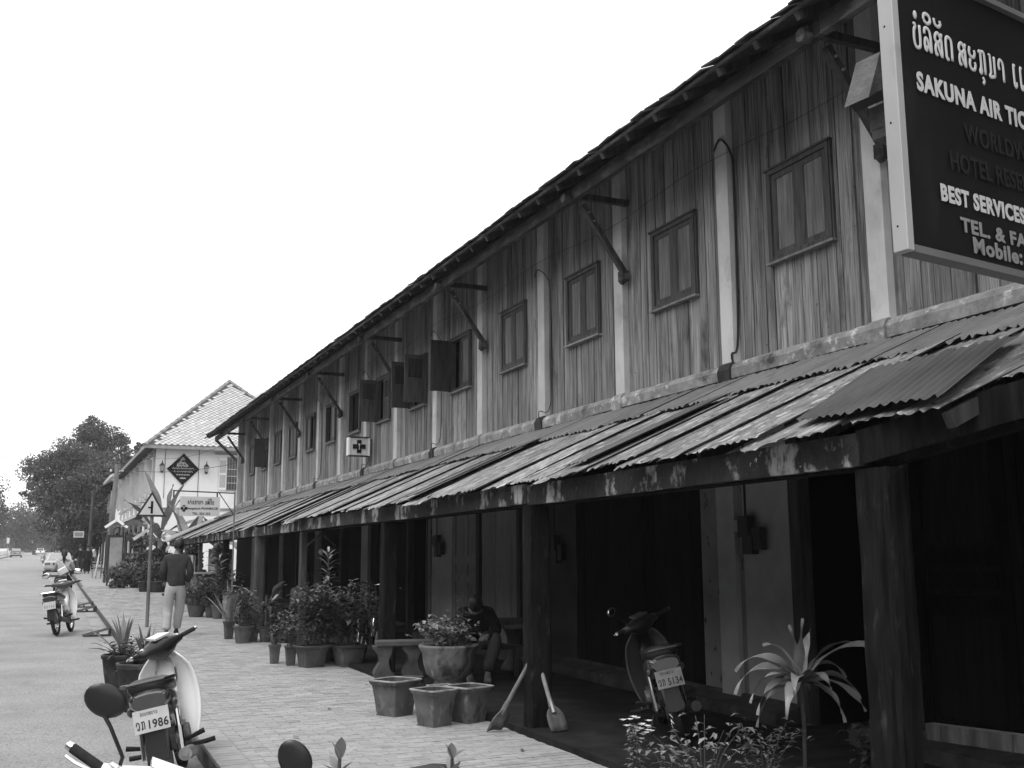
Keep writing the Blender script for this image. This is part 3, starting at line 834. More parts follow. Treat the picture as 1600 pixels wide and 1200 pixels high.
# ================================================================== THE PORCH LEAN-TO
AW = thing('lean_to_porch_roof', 'sloping porch roof of patched corrugated sheets on rough timber posts along the shophouse', 'porch roof', (4.0, 20, 0.2))
AS = (3.42 - 2.40) / (6.15 - 3.9)
def az(x): return 2.415 + AS * (x - 3.9)
def sheet(name, m, y0, wd, x0, x1, lift0=0.0, lift1=0.0, skew=0.0, rag=.0, rago=.0, per=.076, amp=.008, sag=0.0, zoff=0.0, seed=0):
    """corrugated sheet; x0 low edge, x1 high edge"""
    nw = max(2, int(wd / per)); nc = nw * (6 if y0 < 14 else 4); nr = 5
    V = []; Fq = []; r = random.Random(seed)
    for i in range(nc + 1):
        s_ = i / nc; y = y0 + wd * s_
        low = x0 + rag * mnoise.noise(Vector((y * 3.1, seed, 0))) + rag * .8 * mnoise.noise(Vector((y * 17, seed, 5)))
        hi = x1 + rago * mnoise.noise(Vector((y * 9.1, seed + 40, 0)))
        for j in range(nr + 1):
            t = j / nr; x = low + (hi - low) * t
            z = az(x) + zoff + lift0 * (1 - s_) + lift1 * s_ + amp * math.cos(2 * math.pi * s_ * nw) - sag * (1 - t) ** 3 * (1 + mnoise.noise(Vector((y * 2, seed, 9))))
            V.append((x, y + skew * (t - .5), z))
    for i in range(nc):
        for j in range(nr):
            a = i * (nr + 1) + j; Fq.append((a, a + nr + 1, a + nr + 2, a + 1))
    return W(MB().add(V, Fq), name, m, AW, smooth='all')
y = -.6; k = 0
while y < 36.0:
    wd = rng.choice((.72, .8, .8, .86)); hi = rng.random()
    wd = min(wd, 36.45 - y)
    l0, l1 = (rng.uniform(.018, .05), rng.uniform(0, .01)) if hi < .45 else (rng.uniform(.0, .012), rng.uniform(0, .02))
    sheet('corrugated_sheet', TIN, y, wd, 3.86 + rng.uniform(-.09, .07) + max(0, (4.5 - y - wd / 2)) * .36, 5.55, l0, l1, -rng.uniform(.0, .16), rag=.13 if rng.random() < .6 else .05, sag=rng.choice((0, .0, .03)), seed=k)
    y += wd - .05 - rng.uniform(0, .04); k += 1
y = -.4
while y < 35.9:
    wd = rng.choice((.8, .86, 1.0)); wd = min(wd, 36.4 - y)
    sheet('corrugated_sheet', TINU, y, wd, 5.37 + rng.uniform(-.04, .03), 6.1 + rng.uniform(-.05, .0), rng.uniform(.0, .02), rng.uniform(0, .02), -.04, rag=.07, rago=.09, zoff=.032, amp=.012, seed=k)
    y += wd - .05; k += 1
sheet('corrugated_sheet', TIND, 3.95, 1.15, 3.96, 4.98, .05, .045, .42, rag=.05, rago=.05, zoff=.02, amp=.008, seed=k).__setitem__('label', 'darker newer corrugated sheet patched over the eave')
sheet('corrugated_sheet', TIND, 11.2, .5, 3.86, 5.35, .05, .03, -.1, rag=.04, zoff=.02, seed=k + 1)
sheet('corrugated_sheet', TIND, 7.35, .42, 3.95, 5.3, .05, .03, -.1, rag=.04, zoff=.02, seed=k + 2)
PYS = [0.2, 4.36, 8.57, 12.93, 17.6, 21.35, 25.6, 29.8, 34.0]
bs = PYS[1:] + [36.4]
for a, b in zip(bs, bs[1:]):
    n = max(1, int((b - a) / 2.2)); L = (b - a) / n
    for i in range(n):
        blk('fascia_board', PEEL if b > 4.5 else POSTW, (3.985, a + L * (i + .5), 2.303 + rng.uniform(-.006, .006)), (.045, L - .01, .175), AW, rot=(rng.gauss(0, .002), 0, 0))
for a, b in zip(bs, bs[1:]):
    blk('head_beam', POSTW, (4.08, (a + b) / 2, 2.27), (.12, b - a - .01, .14), AW)
W(MB().bar((3.985, 4.37, 2.31), (4.62, 2.6, 2.68), .045, .18), 'fascia_board', POSTW, AW)
W(MB().bar((4.10, 4.37, 2.27), (4.7, 2.6, 2.64), .1, .14), 'head_beam', POSTW, AW)
W(MB().bar((4.62, 2.6, 2.68), (5.2, -.6, 2.9), .1, .2), 'head_beam', POSTW, AW)
def post(y, w, d, m, x=4.06, lean=0.0, lab=None):
    z0 = gz(y, PORCH - .03); n = 8; mb = MB(); V = []; Fq = []
    r = random.Random(int(y * 10))
    ch = w * .12
    for i in range(n + 1):
        t = i / n; z = z0 + (2.2 - z0) * t
        ww = w / 2 * (1 + .05 * r.uniform(-1, 1)); dd = d / 2 * (1 + .05 * r.uniform(-1, 1)); ox = lean * t + r.uniform(-.004, .004)
        for px, py in ((-dd + ch, -ww), (dd - ch, -ww), (dd, -ww + ch), (dd, ww - ch), (dd - ch, ww), (-dd + ch, ww), (-dd, ww - ch), (-dd, -ww + ch)):
            V.append((x + px + ox, y + py, z))
    for i in range(n):
        for j in range(8): Fq.append((i * 8 + j, i * 8 + (j + 1) % 8, (i + 1) * 8 + (j + 1) % 8, (i + 1) * 8 + j))
    o = W(MB().add(V, Fq), 'post', m, AW, label=lab)
post(.2, .22, .22, POSTW); post(4.36, .20, .21, POSTW, 4.10); post(8.57, .16, .21, POSTW, 4.05); post(12.93, .17, .19, POSTW, 4.04, .03)
post(17.6, .11, .12, POSTL, 4.05); post(21.35, .22, .2, POSTL, 4.05); post(25.6, .15, .15, POSTW); post(29.8, .1, .1, POSTL); post(34.0, .12, .12, POSTL)
blk('post_strut', POSTW, (4.03, 4.225, 1.2), (.06, .04, 2.0), AW)
y = .6
while y < 36.3:
    blk('rafter', WOODD, (5.05, y, az(5.05) - .075), (2.3, .05, .08), AW, rot=(0, -math.atan(AS), 0)); y += 1.06
for x in (4.4, 5.0, 5.45, 6.05):
    W(MB().box((x, 17.7, az(x) - .022), (.05, 37.4, .03), rot=np.array(Matrix.Rotation(-math.atan(AS), 3, 'Y'))), 'purlin', WOODD, AW)
W(MB().bar((3.84, 36.48, az(3.84) + .03), (5.3, 36.48, az(5.3) + .03), .02, .09), 'barge_board', HOUSEW, AW)
W(MB().bar((5.35, 36.48, az(5.35) + .03), (6.1, 36.48, az(6.1) + .03), .02, .07), 'barge_board', HOUSEG, AW)
# ================================================================== SIGNS
# ---- the big black ticket-office sign, square to the shophouse
sg = thing('ticket_office_sign', 'large black sign board with raised silver lettering and aluminium frame hung out from the shophouse', 'sign', (3.508, 3.5, 3.104), R(9))
SW, SHH, SD = 1.85, 1.47, .05
MB().box((SW / 2, SD / 2 + .004, SHH / 2), (SW - .02, SD, SHH - .02)).build('sign_face', SIGNB, sg)
fr = MB().box((.022, SD / 2 - .012, SHH / 2), (.05, SD + .03, SHH)).box((.050, .0, SHH / 2), (.012, .014, SHH - .05))
bevel_obj(fr.build('side_frame', ALU, sg), .004, 1)
bevel_obj(MB().box((SW - .03, SD / 2 - .01, SHH / 2), (.06, SD + .03, SHH)).build('side_frame', ALU, sg), .004, 1)
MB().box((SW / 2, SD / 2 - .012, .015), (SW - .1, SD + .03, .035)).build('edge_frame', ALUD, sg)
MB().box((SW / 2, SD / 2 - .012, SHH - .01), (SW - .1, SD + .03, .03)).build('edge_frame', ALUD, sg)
MB().disc((-.0035, .02, .12), (1, 0, 0), .005, .003, 8).disc((-.0035, .02, .62), (1, 0, 0), .005, .003, 8).disc((-.0035, .02, 1.1), (1, 0, 0), .005, .003, 8).build('rivet', INK, sg)
def line(s, x, z, w, h, m, bold=.012, parent=sg, y=-.0035, depth=.0025, font_x=1):
    o = mobj('lettering', text_mesh(s, w, h, m, depth, bold), parent); o.location = (x, y, z); return o
line('SAKUNA AIR TICKETS', .18, .818, 1.17, .10, SIGNW, .042)
line('WORLDWIDE', .532, .636, .70, .10, SIGND, .02)
line('HOTEL RESERVATION', .40, .467, 1.06, .10, SIGND, .02)
line('BEST SERVICES', .305, .293, .69, .088, SIGNW, .042)
line('TEL. & FAX', .442, .165, .64, .074, SIGNG, .035)
line('Mobile:', .533, .072, .405, .082, SIGNG, .035)
lm = MB()
x = lao_strokes(lm, [('bo', None, None), ('lo', 'i', None), ('so', 'u', None), ('do', None, None)], .178, 1.04, .062, .125, .0098, gap=.34, depth=.006, y=-.001)
x = lao_strokes(lm, [('so', None, None), ('a', None, None), ('ko', None, 'tail'), ('mo', None, None), ('aa', None, None)], .535, 1.04, .062, .125, .0098, gap=.34, depth=.006, y=-.001)
x = lao_strokes(lm, [('e', None, None), ('e', None, None), ('do', None, None), ('no', 'i', None)], .99, 1.04, .055, .125, .0098, gap=.1, depth=.006, y=-.001)
lm.ball((.203, -.003, 1.21), .018, 8, 6, (.8, .35, 1.3))
lm.build('lao_lettering', SIGNW, sg, smooth='all')
# carrier arms back to the wall
MB().bar((.5, SD + .02, .25), (2.75, SD + .02, .25), .05).bar((.5, SD + .02, 1.3), (2.75, SD + .02, 1.3), .05).build('carrier_arm', STEELG, sg)
hood = thing('carved_timber_bracket', 'weathered carved timber bracket end jutting out behind the big black sign', 'bracket', (3.80, 3.86, 3.86), R(9)); hood.scale = (.95, .95, .95)
MB().prism([(-.12, .17), (.0, .46), (.42, .56), (.42, .40), (.10, .30)], (0, 0, 0), (1, 0, 0), (0, 0, 1), (0, .16, 0)).build('hood_board', KERB, hood)
MB().prism([(-.06, .21), (.2, .36), (.4, .4), (.4, .34), (.2, .30), (.0, .18)], (0, -.02, 0), (1, 0, 0), (0, 0, 1), (0, .2, 0)).build('moulding', PLINTH, hood)
MB().box((.16, .08, .13), (.2, .12, .14)).box((.14, .08, .04), (.16, .1, .06)).build('block', KERB, hood)

# ---- pharmacy cross box on the wall
px_ = thing('pharmacy_cross_box', 'small white box sign with black pharmacy cross fixed to the upper wall', 'sign', (5.70, 20.92, 3.85), 0); px_.scale = (1.07, 1.07, 1.07)
fo = MB().box((.19, .07, .165), (.35, .12, .33)).build('box', SIGNP, px_)
MB().box((-.004, .07, .165), (.035, .15, .345)).box((.384, .07, .165), (.03, .15, .345)).build('side_rim', HOUSEW, px_)
MB().box((.19, .07, .345), (.42, .16, .02)).box((.19, .07, -.012), (.40, .15, .016)).build('edge_trim', WOODD, px_)
MB().box((.19, .003, .165), (.085, .012, .25)).box((.19, .0021, .165), (.25, .012, .085)).build('cross', INK, px_)
MB().prism([(-.026, .05), (.026, .05), (.006, .008), (.006, -.05), (.022, -.06), (-.022, -.06), (-.006, -.05), (-.006, .008)], (.19, -.009, .17), (1, 0, 0), (0, 0, 1), (0, .004, 0)).build('goblet', SIGNP, px_)
for z in (.30, .03): MB().bar((.4, .07, z), (.47, .07, z), .025).build('bracket', WOODD, px_)

# ---- pharmacy board hanging from a pole
pb = thing('pharmacy_hanging_sign', 'white pharmacy sign board hanging from the arm of a thin pole at the porch edge', 'sign', (3.76, 22.7, gz(22.7, WALK)))
zb = gz(22.7, WALK)
MB().tube([(0, 0, 0), (-.01, 0, 1.3), (-.02, 0, 3.16 - zb)], .016, 8).build('pole', POLEM, pb, smooth=True)
MB().tube([(-.02, 0, 3.13 - zb), (-1.27, 0, 3.16 - zb)], .014, 6).tube([(-.35, 0, 3.14 - zb), (-.01, 0, 2.66 - zb)], .010, 6).tube([(-1.25, 0, 3.16 - zb), (-1.25, 0, 3.03 - zb)], .016, 6).tube([(-.38, 0, 3.13 - zb), (-.38, 0, 3.03 - zb)], .016, 6).build('arm', WOODD, pb)
pf_ = MB().box((-.72, 0, 2.845 - zb), (.80, .03, .40)).build('sign_board', SIGNP, pb)
for s, x, z, w, h, b in (('Senephanh PHARMACIE', -.98, 2.765 - zb, .62, .062, .02), ('TEL. 252 252', -.87, 2.675 - zb, .36, .045, .02)):
    line(s, x, z, w, h, INK, b, pb, -.0165, .002)
lm = MB(); lao_strokes(lm, [('ho', None, None), ('aa', 'dot', None), ('no', None, None), ('ko', None, None), ('aa', None, None), ('do', None, None), ('aa', None, None), None, ('mo', None, None), ('so', 'u', None), ('do', 'i', None), ('bo', None, None)], -.97, 2.885 - zb, .036, .075, .0055, gap=.28, y=-.0165, depth=.002)
lm.build('lao_lettering', INK, pb)
MB().box((-1.04, -.017, 2.80 - zb), (.13, .005, .055)).box((-1.04, -.0175, 2.80 - zb), (.055, .005, .13)).build('cross', INK, pb)
MB().prism([(-.022, .03), (.022, .03), (.004, 0), (.004, -.04), (-.004, -.04), (-.004, 0)], (-1.04, -.0235, 2.805 - zb), (1, 0, 0), (0, 0, 1), (0, .003, 0)).build('goblet', SIGNP, pb)

# ---- warning triangle
ts = thing('warning_road_sign', 'triangular side-road warning sign on a grey steel pole at the pavement', 'road sign', (2.1, 22.6, gz(22.6, WALK)))
z0 = gz(22.6, WALK)
MB().tube([(0.01, .03, 0), (0.0, .03, 2.9 - z0)], .035, 10).build('pole', POLEM, ts, smooth=True)
def tri(s, zc): h = s * .866; return [(-s / 2, zc - h / 3), (s / 2, zc - h / 3), (0, zc + 2 * h / 3)]
zc = 2.79 - z0
o = MB().prism(tri(.60, zc), (-.02, -.018, 0), (1, 0, 0), (0, 0, 1), (0, .012, 0)).build('border', ROADR, ts); bevel_obj(o, .02, 2)
MB().prism(tri(.46, zc), (-.02, -.022, 0), (1, 0, 0), (0, 0, 1), (0, .003, 0)).build('sign_face', ROADW, ts)
MB().box((-.015, -.0235, zc + .015), (.045, .003, .25)).box((-.062, -.0235, zc + .01), (.05, .003, .032)).build('junction_symbol', INK, ts)

# ---- small white street sign on an arm, further up
dp = thing('pole_with_street_sign', 'dark timber pole beyond the two walkers with a small white sign on its arm', 'sign pole', (3.1, 74, gz(74, WALK)))
MB().tube([(0, 0, 0), (.08, 0, 5.2)], [.13, .10], 8).build('pole', POSTL, dp)
MB().bar((.05, 0, 2.45), (-.35, 0, 2.38), .04).build('arm', WOODD, dp)
MB().box((-.66, 0, 2.36), (.62, .03, .40)).build('sign_board', SIGNP, dp)
MB().box((-.66, -.018, 2.36), (.50, .004, .26)).build('print_panel', mat('grey_print', .25), dp)

# ================================================================== WHITE COLONIAL HOUSE AND NEIGHBOURS
HY, HX = 52.0, 4.9
H1 = thing('white_colonial_house', 'two-storey white plastered house with hipped diamond tile roof beyond the shophouse', 'building', (HX, HY, gz(HY, WALK)))
W1 = lambda mb, name, m, parent=H1, **k: mb.build(name, m, parent, world=True, **k)
zg = gz(HY, .1)
HD = 73.2
W1(MB().box(((HX + 12.6) / 2, HY + .1, (zg + 7.2) / 2), (12.6 - HX, .2, 7.2 - zg)), 'side_wall', HOUSEW)
W1(MB().box((HX + .1, (HY + HD) / 2 + .1, (zg + 7.2) / 2), (.2, HD - HY - .2, 7.2 - zg)), 'front_wall', HOUSEW)
W1(MB().box((12.5, (HY + HD) / 2, 4), (.2, HD - HY, 6)).box((8.7, HD - .1, 4), (7.4, .2, 6)), 'back_wall', HOUSES)
# thin battens on the side wall
for x in (5.29, 6.83): W1(MB().box((x, HY - .012, 5.9), (.035, .024, 2.5)), 'wall_batten', HOUSEG)
W1(MB().box((8.7, HY - .02, 4.15), (7.4, .04, .12)), 'string_course', HOUSEG)
# roof
ex0, ex1, ey0, ez_ = 4.28, 13.1, 51.35, 7.05
rd = 4.41; rh = 3.95
corner = np.array([(ex0, ey0, ez_), (ex1, ey0, ez_), (ex1, HD + .8, ez_), (ex0, HD + .8, ez_), (ex0 + rd, ey0 + rd, ez_ + rh), (ex0 + rd, HD + .8 - rd, ez_ + rh)])
W1(MB().add(corner, [(0, 1, 4), (1, 2, 5, 4), (2, 3, 5), (3, 0, 4, 5), (3, 2, 1, 0)]), 'roof', TILEB)
roof1 = [c for c in H1.children if c.name.startswith('roof')][0]
W1(MB().box(((ex0 + ex1) / 2, ey0 + .02, ez_ - .07), (ex1 - ex0, .05, .14)).box((ex0 + .02, (ey0 + HD + .8) / 2, ez_ - .07), (.05, HD + .8 - ey0, .14)), 'eave_board', HOUSEG)
# diamond tiles
nrm = np.array([0, -rh, rd]) / math.hypot(rh, rd); upd = np.array([0, rd, rh]) / math.hypot(rh, rd)
SL = math.hypot(rh, rd)
dw, dh = .27, .23
dm = MB(); dm.add([(-dw * .45, 0, .010), (0, -dh * .44, .02), (dw * .45, 0, .012), (0, dh * .44, .0), (-dw * .45, 0, -.01), (0, -dh * .44, -.01), (dw * .45, 0, -.01)],
                  [(0, 1, 2, 3), (0, 4, 5, 1), (1, 5, 6, 2)])
DM = dm.mesh('tile', TILEO)
row = 0; v = .12; cnt = 0
M3 = Matrix(((1, upd[0], nrm[0]), (0, upd[1], nrm[1]), (0, upd[2], nrm[2])))
stuffb = MB()
while v < SL - .1:
    half = v / SL * rd
    x = ex0 + half + .12 + dw * .3; xs = ex0 + math.ceil((x - ex0) / dw) * dw + (dw / 2 if row % 2 else 0)
    while xs < ex1 - half - .12 - dw * .3:
        p = np.array([xs, ey0, ez_]) + upd * v + nrm * .012
        if xs < 9.9:
            if cnt < 300:
                o = mobj('tile', DM, roof1); o.location = Vector(p) - H1.location; o.rotation_euler = M3.to_euler(); cnt += 1
            else:
                A = np.array(M3)
                stuffb.add([A @ np.array(q) + p for q in [(-dw * .45, 0, .010), (0, -dh * .44, .02), (dw * .45, 0, .010), (0, dh * .44, .0)]], [(0, 1, 2, 3)])
        xs += dw
    v += dh / 2; row += 1
W1(stuffb, 'tile', TILEW, roof1, kind='stuff')
# street side slope, one piece
row = 0; v = .12
upx = np.array([rd, 0, rh]) / math.hypot(rh, rd); nx = np.array([-rh, 0, rd]) / math.hypot(rh, rd)
sb = MB()
while v < SL - .1:
    half = v / SL * rd; y = ey0 + half + .2 + (dw / 2 if row % 2 else 0)
    while y < HD + .8 - half - .2:
        c = np.array([ex0, y, ez_]) + upx * v + nx * .015
        sb.add([c - np.array([0, dw * .45, 0]), c - upx * dh * .44 + nx * .02, c + np.array([0, dw * .45, 0]), c + upx * dh * .44], [(0, 3, 2, 1)])
        y += dw
    v += dh / 2; row += 1
W1(sb, 'tile', TILEW, roof1, kind='stuff')
def ridge(a, b, par, W_=W1):
    a = np.array(a, float); b = np.array(b, float); n = int(np.linalg.norm(b - a) / .42); mb = MB()
    for i in range(n):
        p = a + (b - a) * i / n; q = a + (b - a) * (i + 1.12) / n
        mb.tube([p, q], [.12, .09], 7, sq=.8)
    W_(mb, 'ridge_cap', RIDGE, par)
ridge(corner[0], corner[4], roof1); ridge(corner[1], corner[4], roof1); ridge(corner[4], corner[5], roof1)
# side window with one shutter folded back, lanterns
w1 = W1(MB().box((8.55, HY - .02, 5.86), (.86, .04, 1.62)), 'window', HOUSEG)
W1(MB().box((8.55, HY - .045, 5.86), (.76, .012, 1.5)), 'pane', GLASSD, w1)
mb = MB()
for z in (5.42, 5.75, 6.08): mb.box((8.55, HY - .055, z), (.76, .012, .03))
for x in np.arange(8.25, 8.92, .13): mb.box((x, HY - .054, 5.86), (.008, .01, 1.5))
W1(mb, 'bar', HOUSES, w1)
W1(MB().box((7.95, HY - .04, 5.86), (.36, .035, 1.56)), 'shutter', HOUSEW, w1)
W1(MB().box((7.95, HY - .062, 6.2), (.28, .006, .6)).box((7.95, HY - .062, 5.5), (.28, .006, .6)), 'shutter_panel', HOUSES, w1)
W1(MB().box((9.12, HY - .04, 5.86), (.36, .035, 1.56)), 'shutter', HOUSEW, w1)
W1(MB().box((8.5, HY - .05, 6.80), (1.9, .09, .05)), 'cornice', HOUSEG, w1)
# street front: pilasters, tall windows, balcony ledge
for y in np.arange(52.6, 73, 2.9): W1(MB().box((HX - .05, y, (zg + 7.1) / 2), (.1, .28, 7.1 - zg)), 'pilaster', HOUSES)
for y in (54.0, 56.9, 59.9, 62.8, 65.7, 68.6, 71.4):
    w = W1(MB().box((HX - .02, y, 5.75), (.06, 1.05, 1.9)), 'window', HOUSEW)
    W1(MB().box((HX - .055, y, 5.75), (.02, .75, 1.7)), 'pane', GLASSD, w)
    W1(MB().box((HX - .14, y, 4.72), (.28, 1.35, .09)).box((HX - .1, y, 6.78), (.2, 1.3, .08)), 'sill', HOUSES, w)
    W1(MB().box((HX - .2, y - .42, 5.75), (.38, .035, 1.65)), 'shutter', HOUSES, w)
W1(MB().box((HX - .12, 62.5, 4.1), (.24, 21, .16)), 'string_course', HOUSES)
for y in (55.5, 58.5, 61.5, 64.5, 67.5, 70.5):
    w = W1(MB().box((HX - .02, y, 2.3), (.05, 1.5, 2.4)), 'doorway', BLACKIN)
W1(MB().prism([(HX, 4.0), (3.75, 3.55), (3.75, 3.48), (HX, 3.92)], (0, 58.0, 0), (1, 0, 0), (0, 0, 1), (0, 15, 0)), 'shop_canopy', WOODD)
for y in (58.4, 63, 68, 72.6): W1(MB().box((3.85, y, 2.2), (.1, .1, 2.7)), 'canopy_post', POSTL)
for nm, x in (('first', 5.14), ('second', 7.16)):
    ln = thing('wall_lantern', 'black wall lantern left of the diamond sign on the white house' if nm == 'first' else 'black wall lantern between the diamond sign and the shuttered window', 'lantern', (x, HY - .25, 6.0), 0, group='lanterns on the white house')
    MB().lathe([(.02, -.2), (.06, -.16), (.09, -.1)], 6).build('lantern_base', BLACKP, ln)
    MB().lathe([(.085, -.1), (.12, .14)], 6).build('lantern_glass', mat('lantern_glass' + nm, .3, rough=.2), ln)
    MB().lathe([(.14, .14), (.06, .25), (.03, .28), (.01, .42)], 6).build('lantern_cap', BLACKP, ln)
    MB().tube([(0, .25, -.12), (0, .05, -.14), (0, 0, -.2)], .02, 6).build('bracket', BLACKP, ln)
dsn = thing('diamond_inn_sign', 'black diamond-shaped sign with pale script on the white house wall', 'sign', (6.12, HY - .06, 6.03))
o = MB().prism([(-.74, 0), (0, -.76), (.74, 0), (0, .74)], (0, 0, 0), (1, 0, 0), (0, 0, 1), (0, .05, 0)).build('sign_board', INK, dsn)
sm = MB()
for wd, z in ((.26, .40), (.44, .24), (.6, .11), ):
    lao_strokes(sm, [(rng.choice(['so', 'bo', 'ko', 'do', 'mo', 'aa', 'no']), rng.choice([None, None, 'i']), None) for _ in range(int(wd / .075))], -wd / 2, z, .055, .085, .008, y=-.005)
for wd, z in ((.98, .0), (.86, -.15), (.6, -.3), (.26, -.46)):
    pts = smooth_path([(-wd / 2 + wd * i / 26, -.004, z + (.05 if i % 2 else -.0) + .02 * math.sin(i * 1.9)) for i in range(27)], 3)
    sm.tube(pts, .009, 5)
sm.build('script_lettering', SIGNP, dsn)

# neighbours further up
def row_house(name, label, y0, y1, x, ze, roofm, wallm, canopy, nwin):
    T = thing(name, label, 'building', (x, y0, gz(y0, WALK)))
    Wn = lambda mb, nm, m, parent=T: mb.build(nm, m, parent, world=True)
    z0 = gz(y0, .1)
    Wn(MB().box((x + .1, (y0 + y1) / 2, (z0 + ze) / 2), (.2, y1 - y0, ze - z0)).box((x + 3.6, y0 + .1, (z0 + ze) / 2), (6.8, .2, ze - z0)).box((x + 3.6, y1 - .1, (z0 + ze) / 2), (6.8, .2, ze - z0)), 'wall', wallm)
    Wn(MB().prism([(x - .8, ze - .1), (x + 3.4, ze + 2.3), (x + 7.6, ze - .1), (x + 7.5, ze - .22), (x + 3.4, ze + 2.1), (x - .75, ze - .25)], (0, y0 - .4, 0), (1, 0, 0), (0, 0, 1), (0, y1 - y0 + .8, 0)), 'roof', roofm)
    Wn(MB().prism([(x, ze - .2), (x + 3.4, ze + 2.1), (x + 6.9, ze - .2)], (0, y0, 0), (1, 0, 0), (0, 0, 1), (0, .15, 0)), 'gable', wallm)
    for i in range(nwin):
        y = y0 + (y1 - y0) * (i + .5) / nwin
        w = Wn(MB().box((x - .02, y, ze - 1.5), (.06, 1.2, 1.6)), 'window', HOUSEG)
        Wn(MB().box((x - .06, y, ze - 1.5), (.02, .9, 1.4)), 'pane', GLASSD, w)
        Wn(MB().box((x - .2, y - .5, ze - 1.5), (.36, .04, 1.45)), 'shutter', HOUSES, w)
        Wn(MB().box((x - .02, y, z0 + 1.4), (.06, 1.6, 2.3)), 'doorway', BLACKIN)
    if canopy: 
        Wn(MB().prism([(x, z0 + 3.2), (x - 1.5, z0 + 2.5), (x - 1.5, z0 + 2.42), (x, z0 + 3.08)], (0, y0, 0), (1, 0, 0), (0, 0, 1), (0, y1 - y0, 0)), 'shop_canopy', WOODD)
    return T
row_house('shop_house', 'narrower white shop house with pale metal roof and dark street canopy', 74.4, 88, 4.9, 7.4, mat('pale_metal_roof', .6, .7, 3, rough=.6), HOUSEW, True, 4)
row_house('low_shop_house', 'low white shop house furthest up the row beside the big tree', 89, 101, 4.9, 6.2, HOUSEG, HOUSEW, True, 3)
row_house('tall_white_building', 'taller white building whose pale roof shows above the colonial house eave', 66, 84, 9.5, 10.2, mat('pale_tin_roof', .75, rough=.6), HOUSEW, False, 3)

# ================================================================== POLES AND WIRES
up_ = thing('utility_pole', 'tall grey concrete utility pole beside the gabled notice board', 'utility pole', (2.93, 51.3, gz(51.3, WALK)))
MB().tube([(0, 0, 0), (.1, 0, 2.6), (.22, 0, 5.3)], [.15, .13, .10], 10).build('pole', POLEC, up_, smooth=True)
MB().bar((-.1, 0, 4.9), (.55, 0, 4.95), .06).build('cross_arm', WOODD, up_)
MB().lathe([(.04, 0), (.05, .05), (.025, .12)], 8, (-.05, 0, 4.95)).lathe([(.04, 0), (.05, .05), (.025, .12)], 8, (.45, 0, 4.97)).build('insulator', SIGNP, up_)
def wire(a, b, sag, r=.010, label='thin overhead cable', grp='overhead street cables'):
    pts = [(a[0] + (b[0] - a[0]) * t, a[1] + (b[1] - a[1]) * t, a[2] + (b[2] - a[2]) * t - sag * 4 * t * (1 - t)) for t in np.linspace(0, 1, 14)]
    o = MB().tube(pts, r, 5).build('overhead_cable', WIREM); return tag(o, label, 'cable', grp)
zt = gz(51.3, WALK) + 4.98
wire((3.1, 51.3, zt), (-6.0, 62, 8.2), .3, label='overhead cable running left from the utility pole above the street')
wire((3.3, 51.3, zt + .1), (-6.5, 90, 9.3), .4, label='overhead cable crossing the street in front of the big tree')
wire((3.1, 51.3, zt), (3.25, 74, 6.3), .2, label='overhead cable between the utility pole and the dark sign pole')
wire((3.3, 51.3, zt + .1), (7.0, 36.9, 5.3), .3, label='overhead cable from the utility pole to the shophouse gable')
wire((4.9, 52, 6.5), (5.5, 37.6, 5.6), .15, r=.007, label='service cable from the white house wall to the shophouse eave')

# ================================================================== TREES
def tree(name, label, x, y, h, crowns, trunk_r, nleaf, size, m, seed, group=None, cat='tree', limb=True):
    T = thing(name, label, cat, (x, y, gz(y, 0)), group=group)
    r = np.random.default_rng(seed); rr = random.Random(seed)
    tm = MB(); hh = h * .42
    tm.tube([(0, 0, -.2), (.1, 0, hh * .5), (-.1, .1, hh), (0, .1, h * .8)], [trunk_r * 1.25, trunk_r, trunk_r * .8, trunk_r * .2], 9)
    for c in crowns:
        if limb: tm.tube([(0, 0, hh * .6), (c[0] * .4, c[1] * .4, hh * .6 + (c[2] - hh * .6) * .55), (c[0], c[1], c[2])], [trunk_r * .5, trunk_r * .3, trunk_r * .08], 6)
    tm.build('trunk', BARK, T, smooth=True)
    P = []; N = []
    tot = sum(c[3] ** 2 for c in crowns)
    for c in crowns:
        k = int(nleaf * c[3] ** 2 / tot)
        sub = max(14, int(38 * (c[3] / 2.0)))
        cen = r.normal(size=(sub, 3)); cen /= np.linalg.norm(cen, axis=1, keepdims=True)
        cen *= (0.35 + .62 * r.random((sub, 1))) * c[3]; cen[:, 2] *= c[4] if len(c) > 4 else .8
        rs = c[3] * (0.20 + .22 * r.random(sub))
        idx = r.integers(0, sub, k)
        dd = r.normal(size=(k, 3)); dd /= np.linalg.norm(dd, axis=1, keepdims=True); dd[:, 2] = dd[:, 2] * .85 + .1
        p = cen[idx] + dd * rs[idx][:, None] * (0.7 + .45 * r.random((k, 1)))
        P.append(p + np.array(c[:3])); N.append(dd)
    P = np.concatenate(P); N = np.concatenate(N)
    V, Fq = leaves_cloud(P, N * .7, size, seed=seed)
    mobj('crown', fast_mesh('crown', V, Fq, m), T)
    return T
TREED = mat('dark_tree_leaf', 0.045, 0.11, .8, rough=.6, rnd='isl', ramt=.55)
TREEM = mat('mid_tree_leaf', 0.05, 0.09, .8, rough=.6, rnd='isl', ramt=.5)
tree('street_tree', 'big dark street tree leaning its low crown out over the road', 2.9, 84, 9.0,
     [(-2.4, 0, 7.3, 1.8), (-.9, 0, 8.2, 1.7), (-.2, -.8, 5.6, 2.2), (-1.9, -1, 5.0, 2.0), (1.4, -.5, 6.6, 1.7), (-.9, -1.5, 3.3, 1.9), (.8, -.6, 3.4, 1.9), (-3.0, 0, 5.6, 1.2), (-.2, 0, 1.8, 1.6)], .3, 40000, .19, TREED, 3)
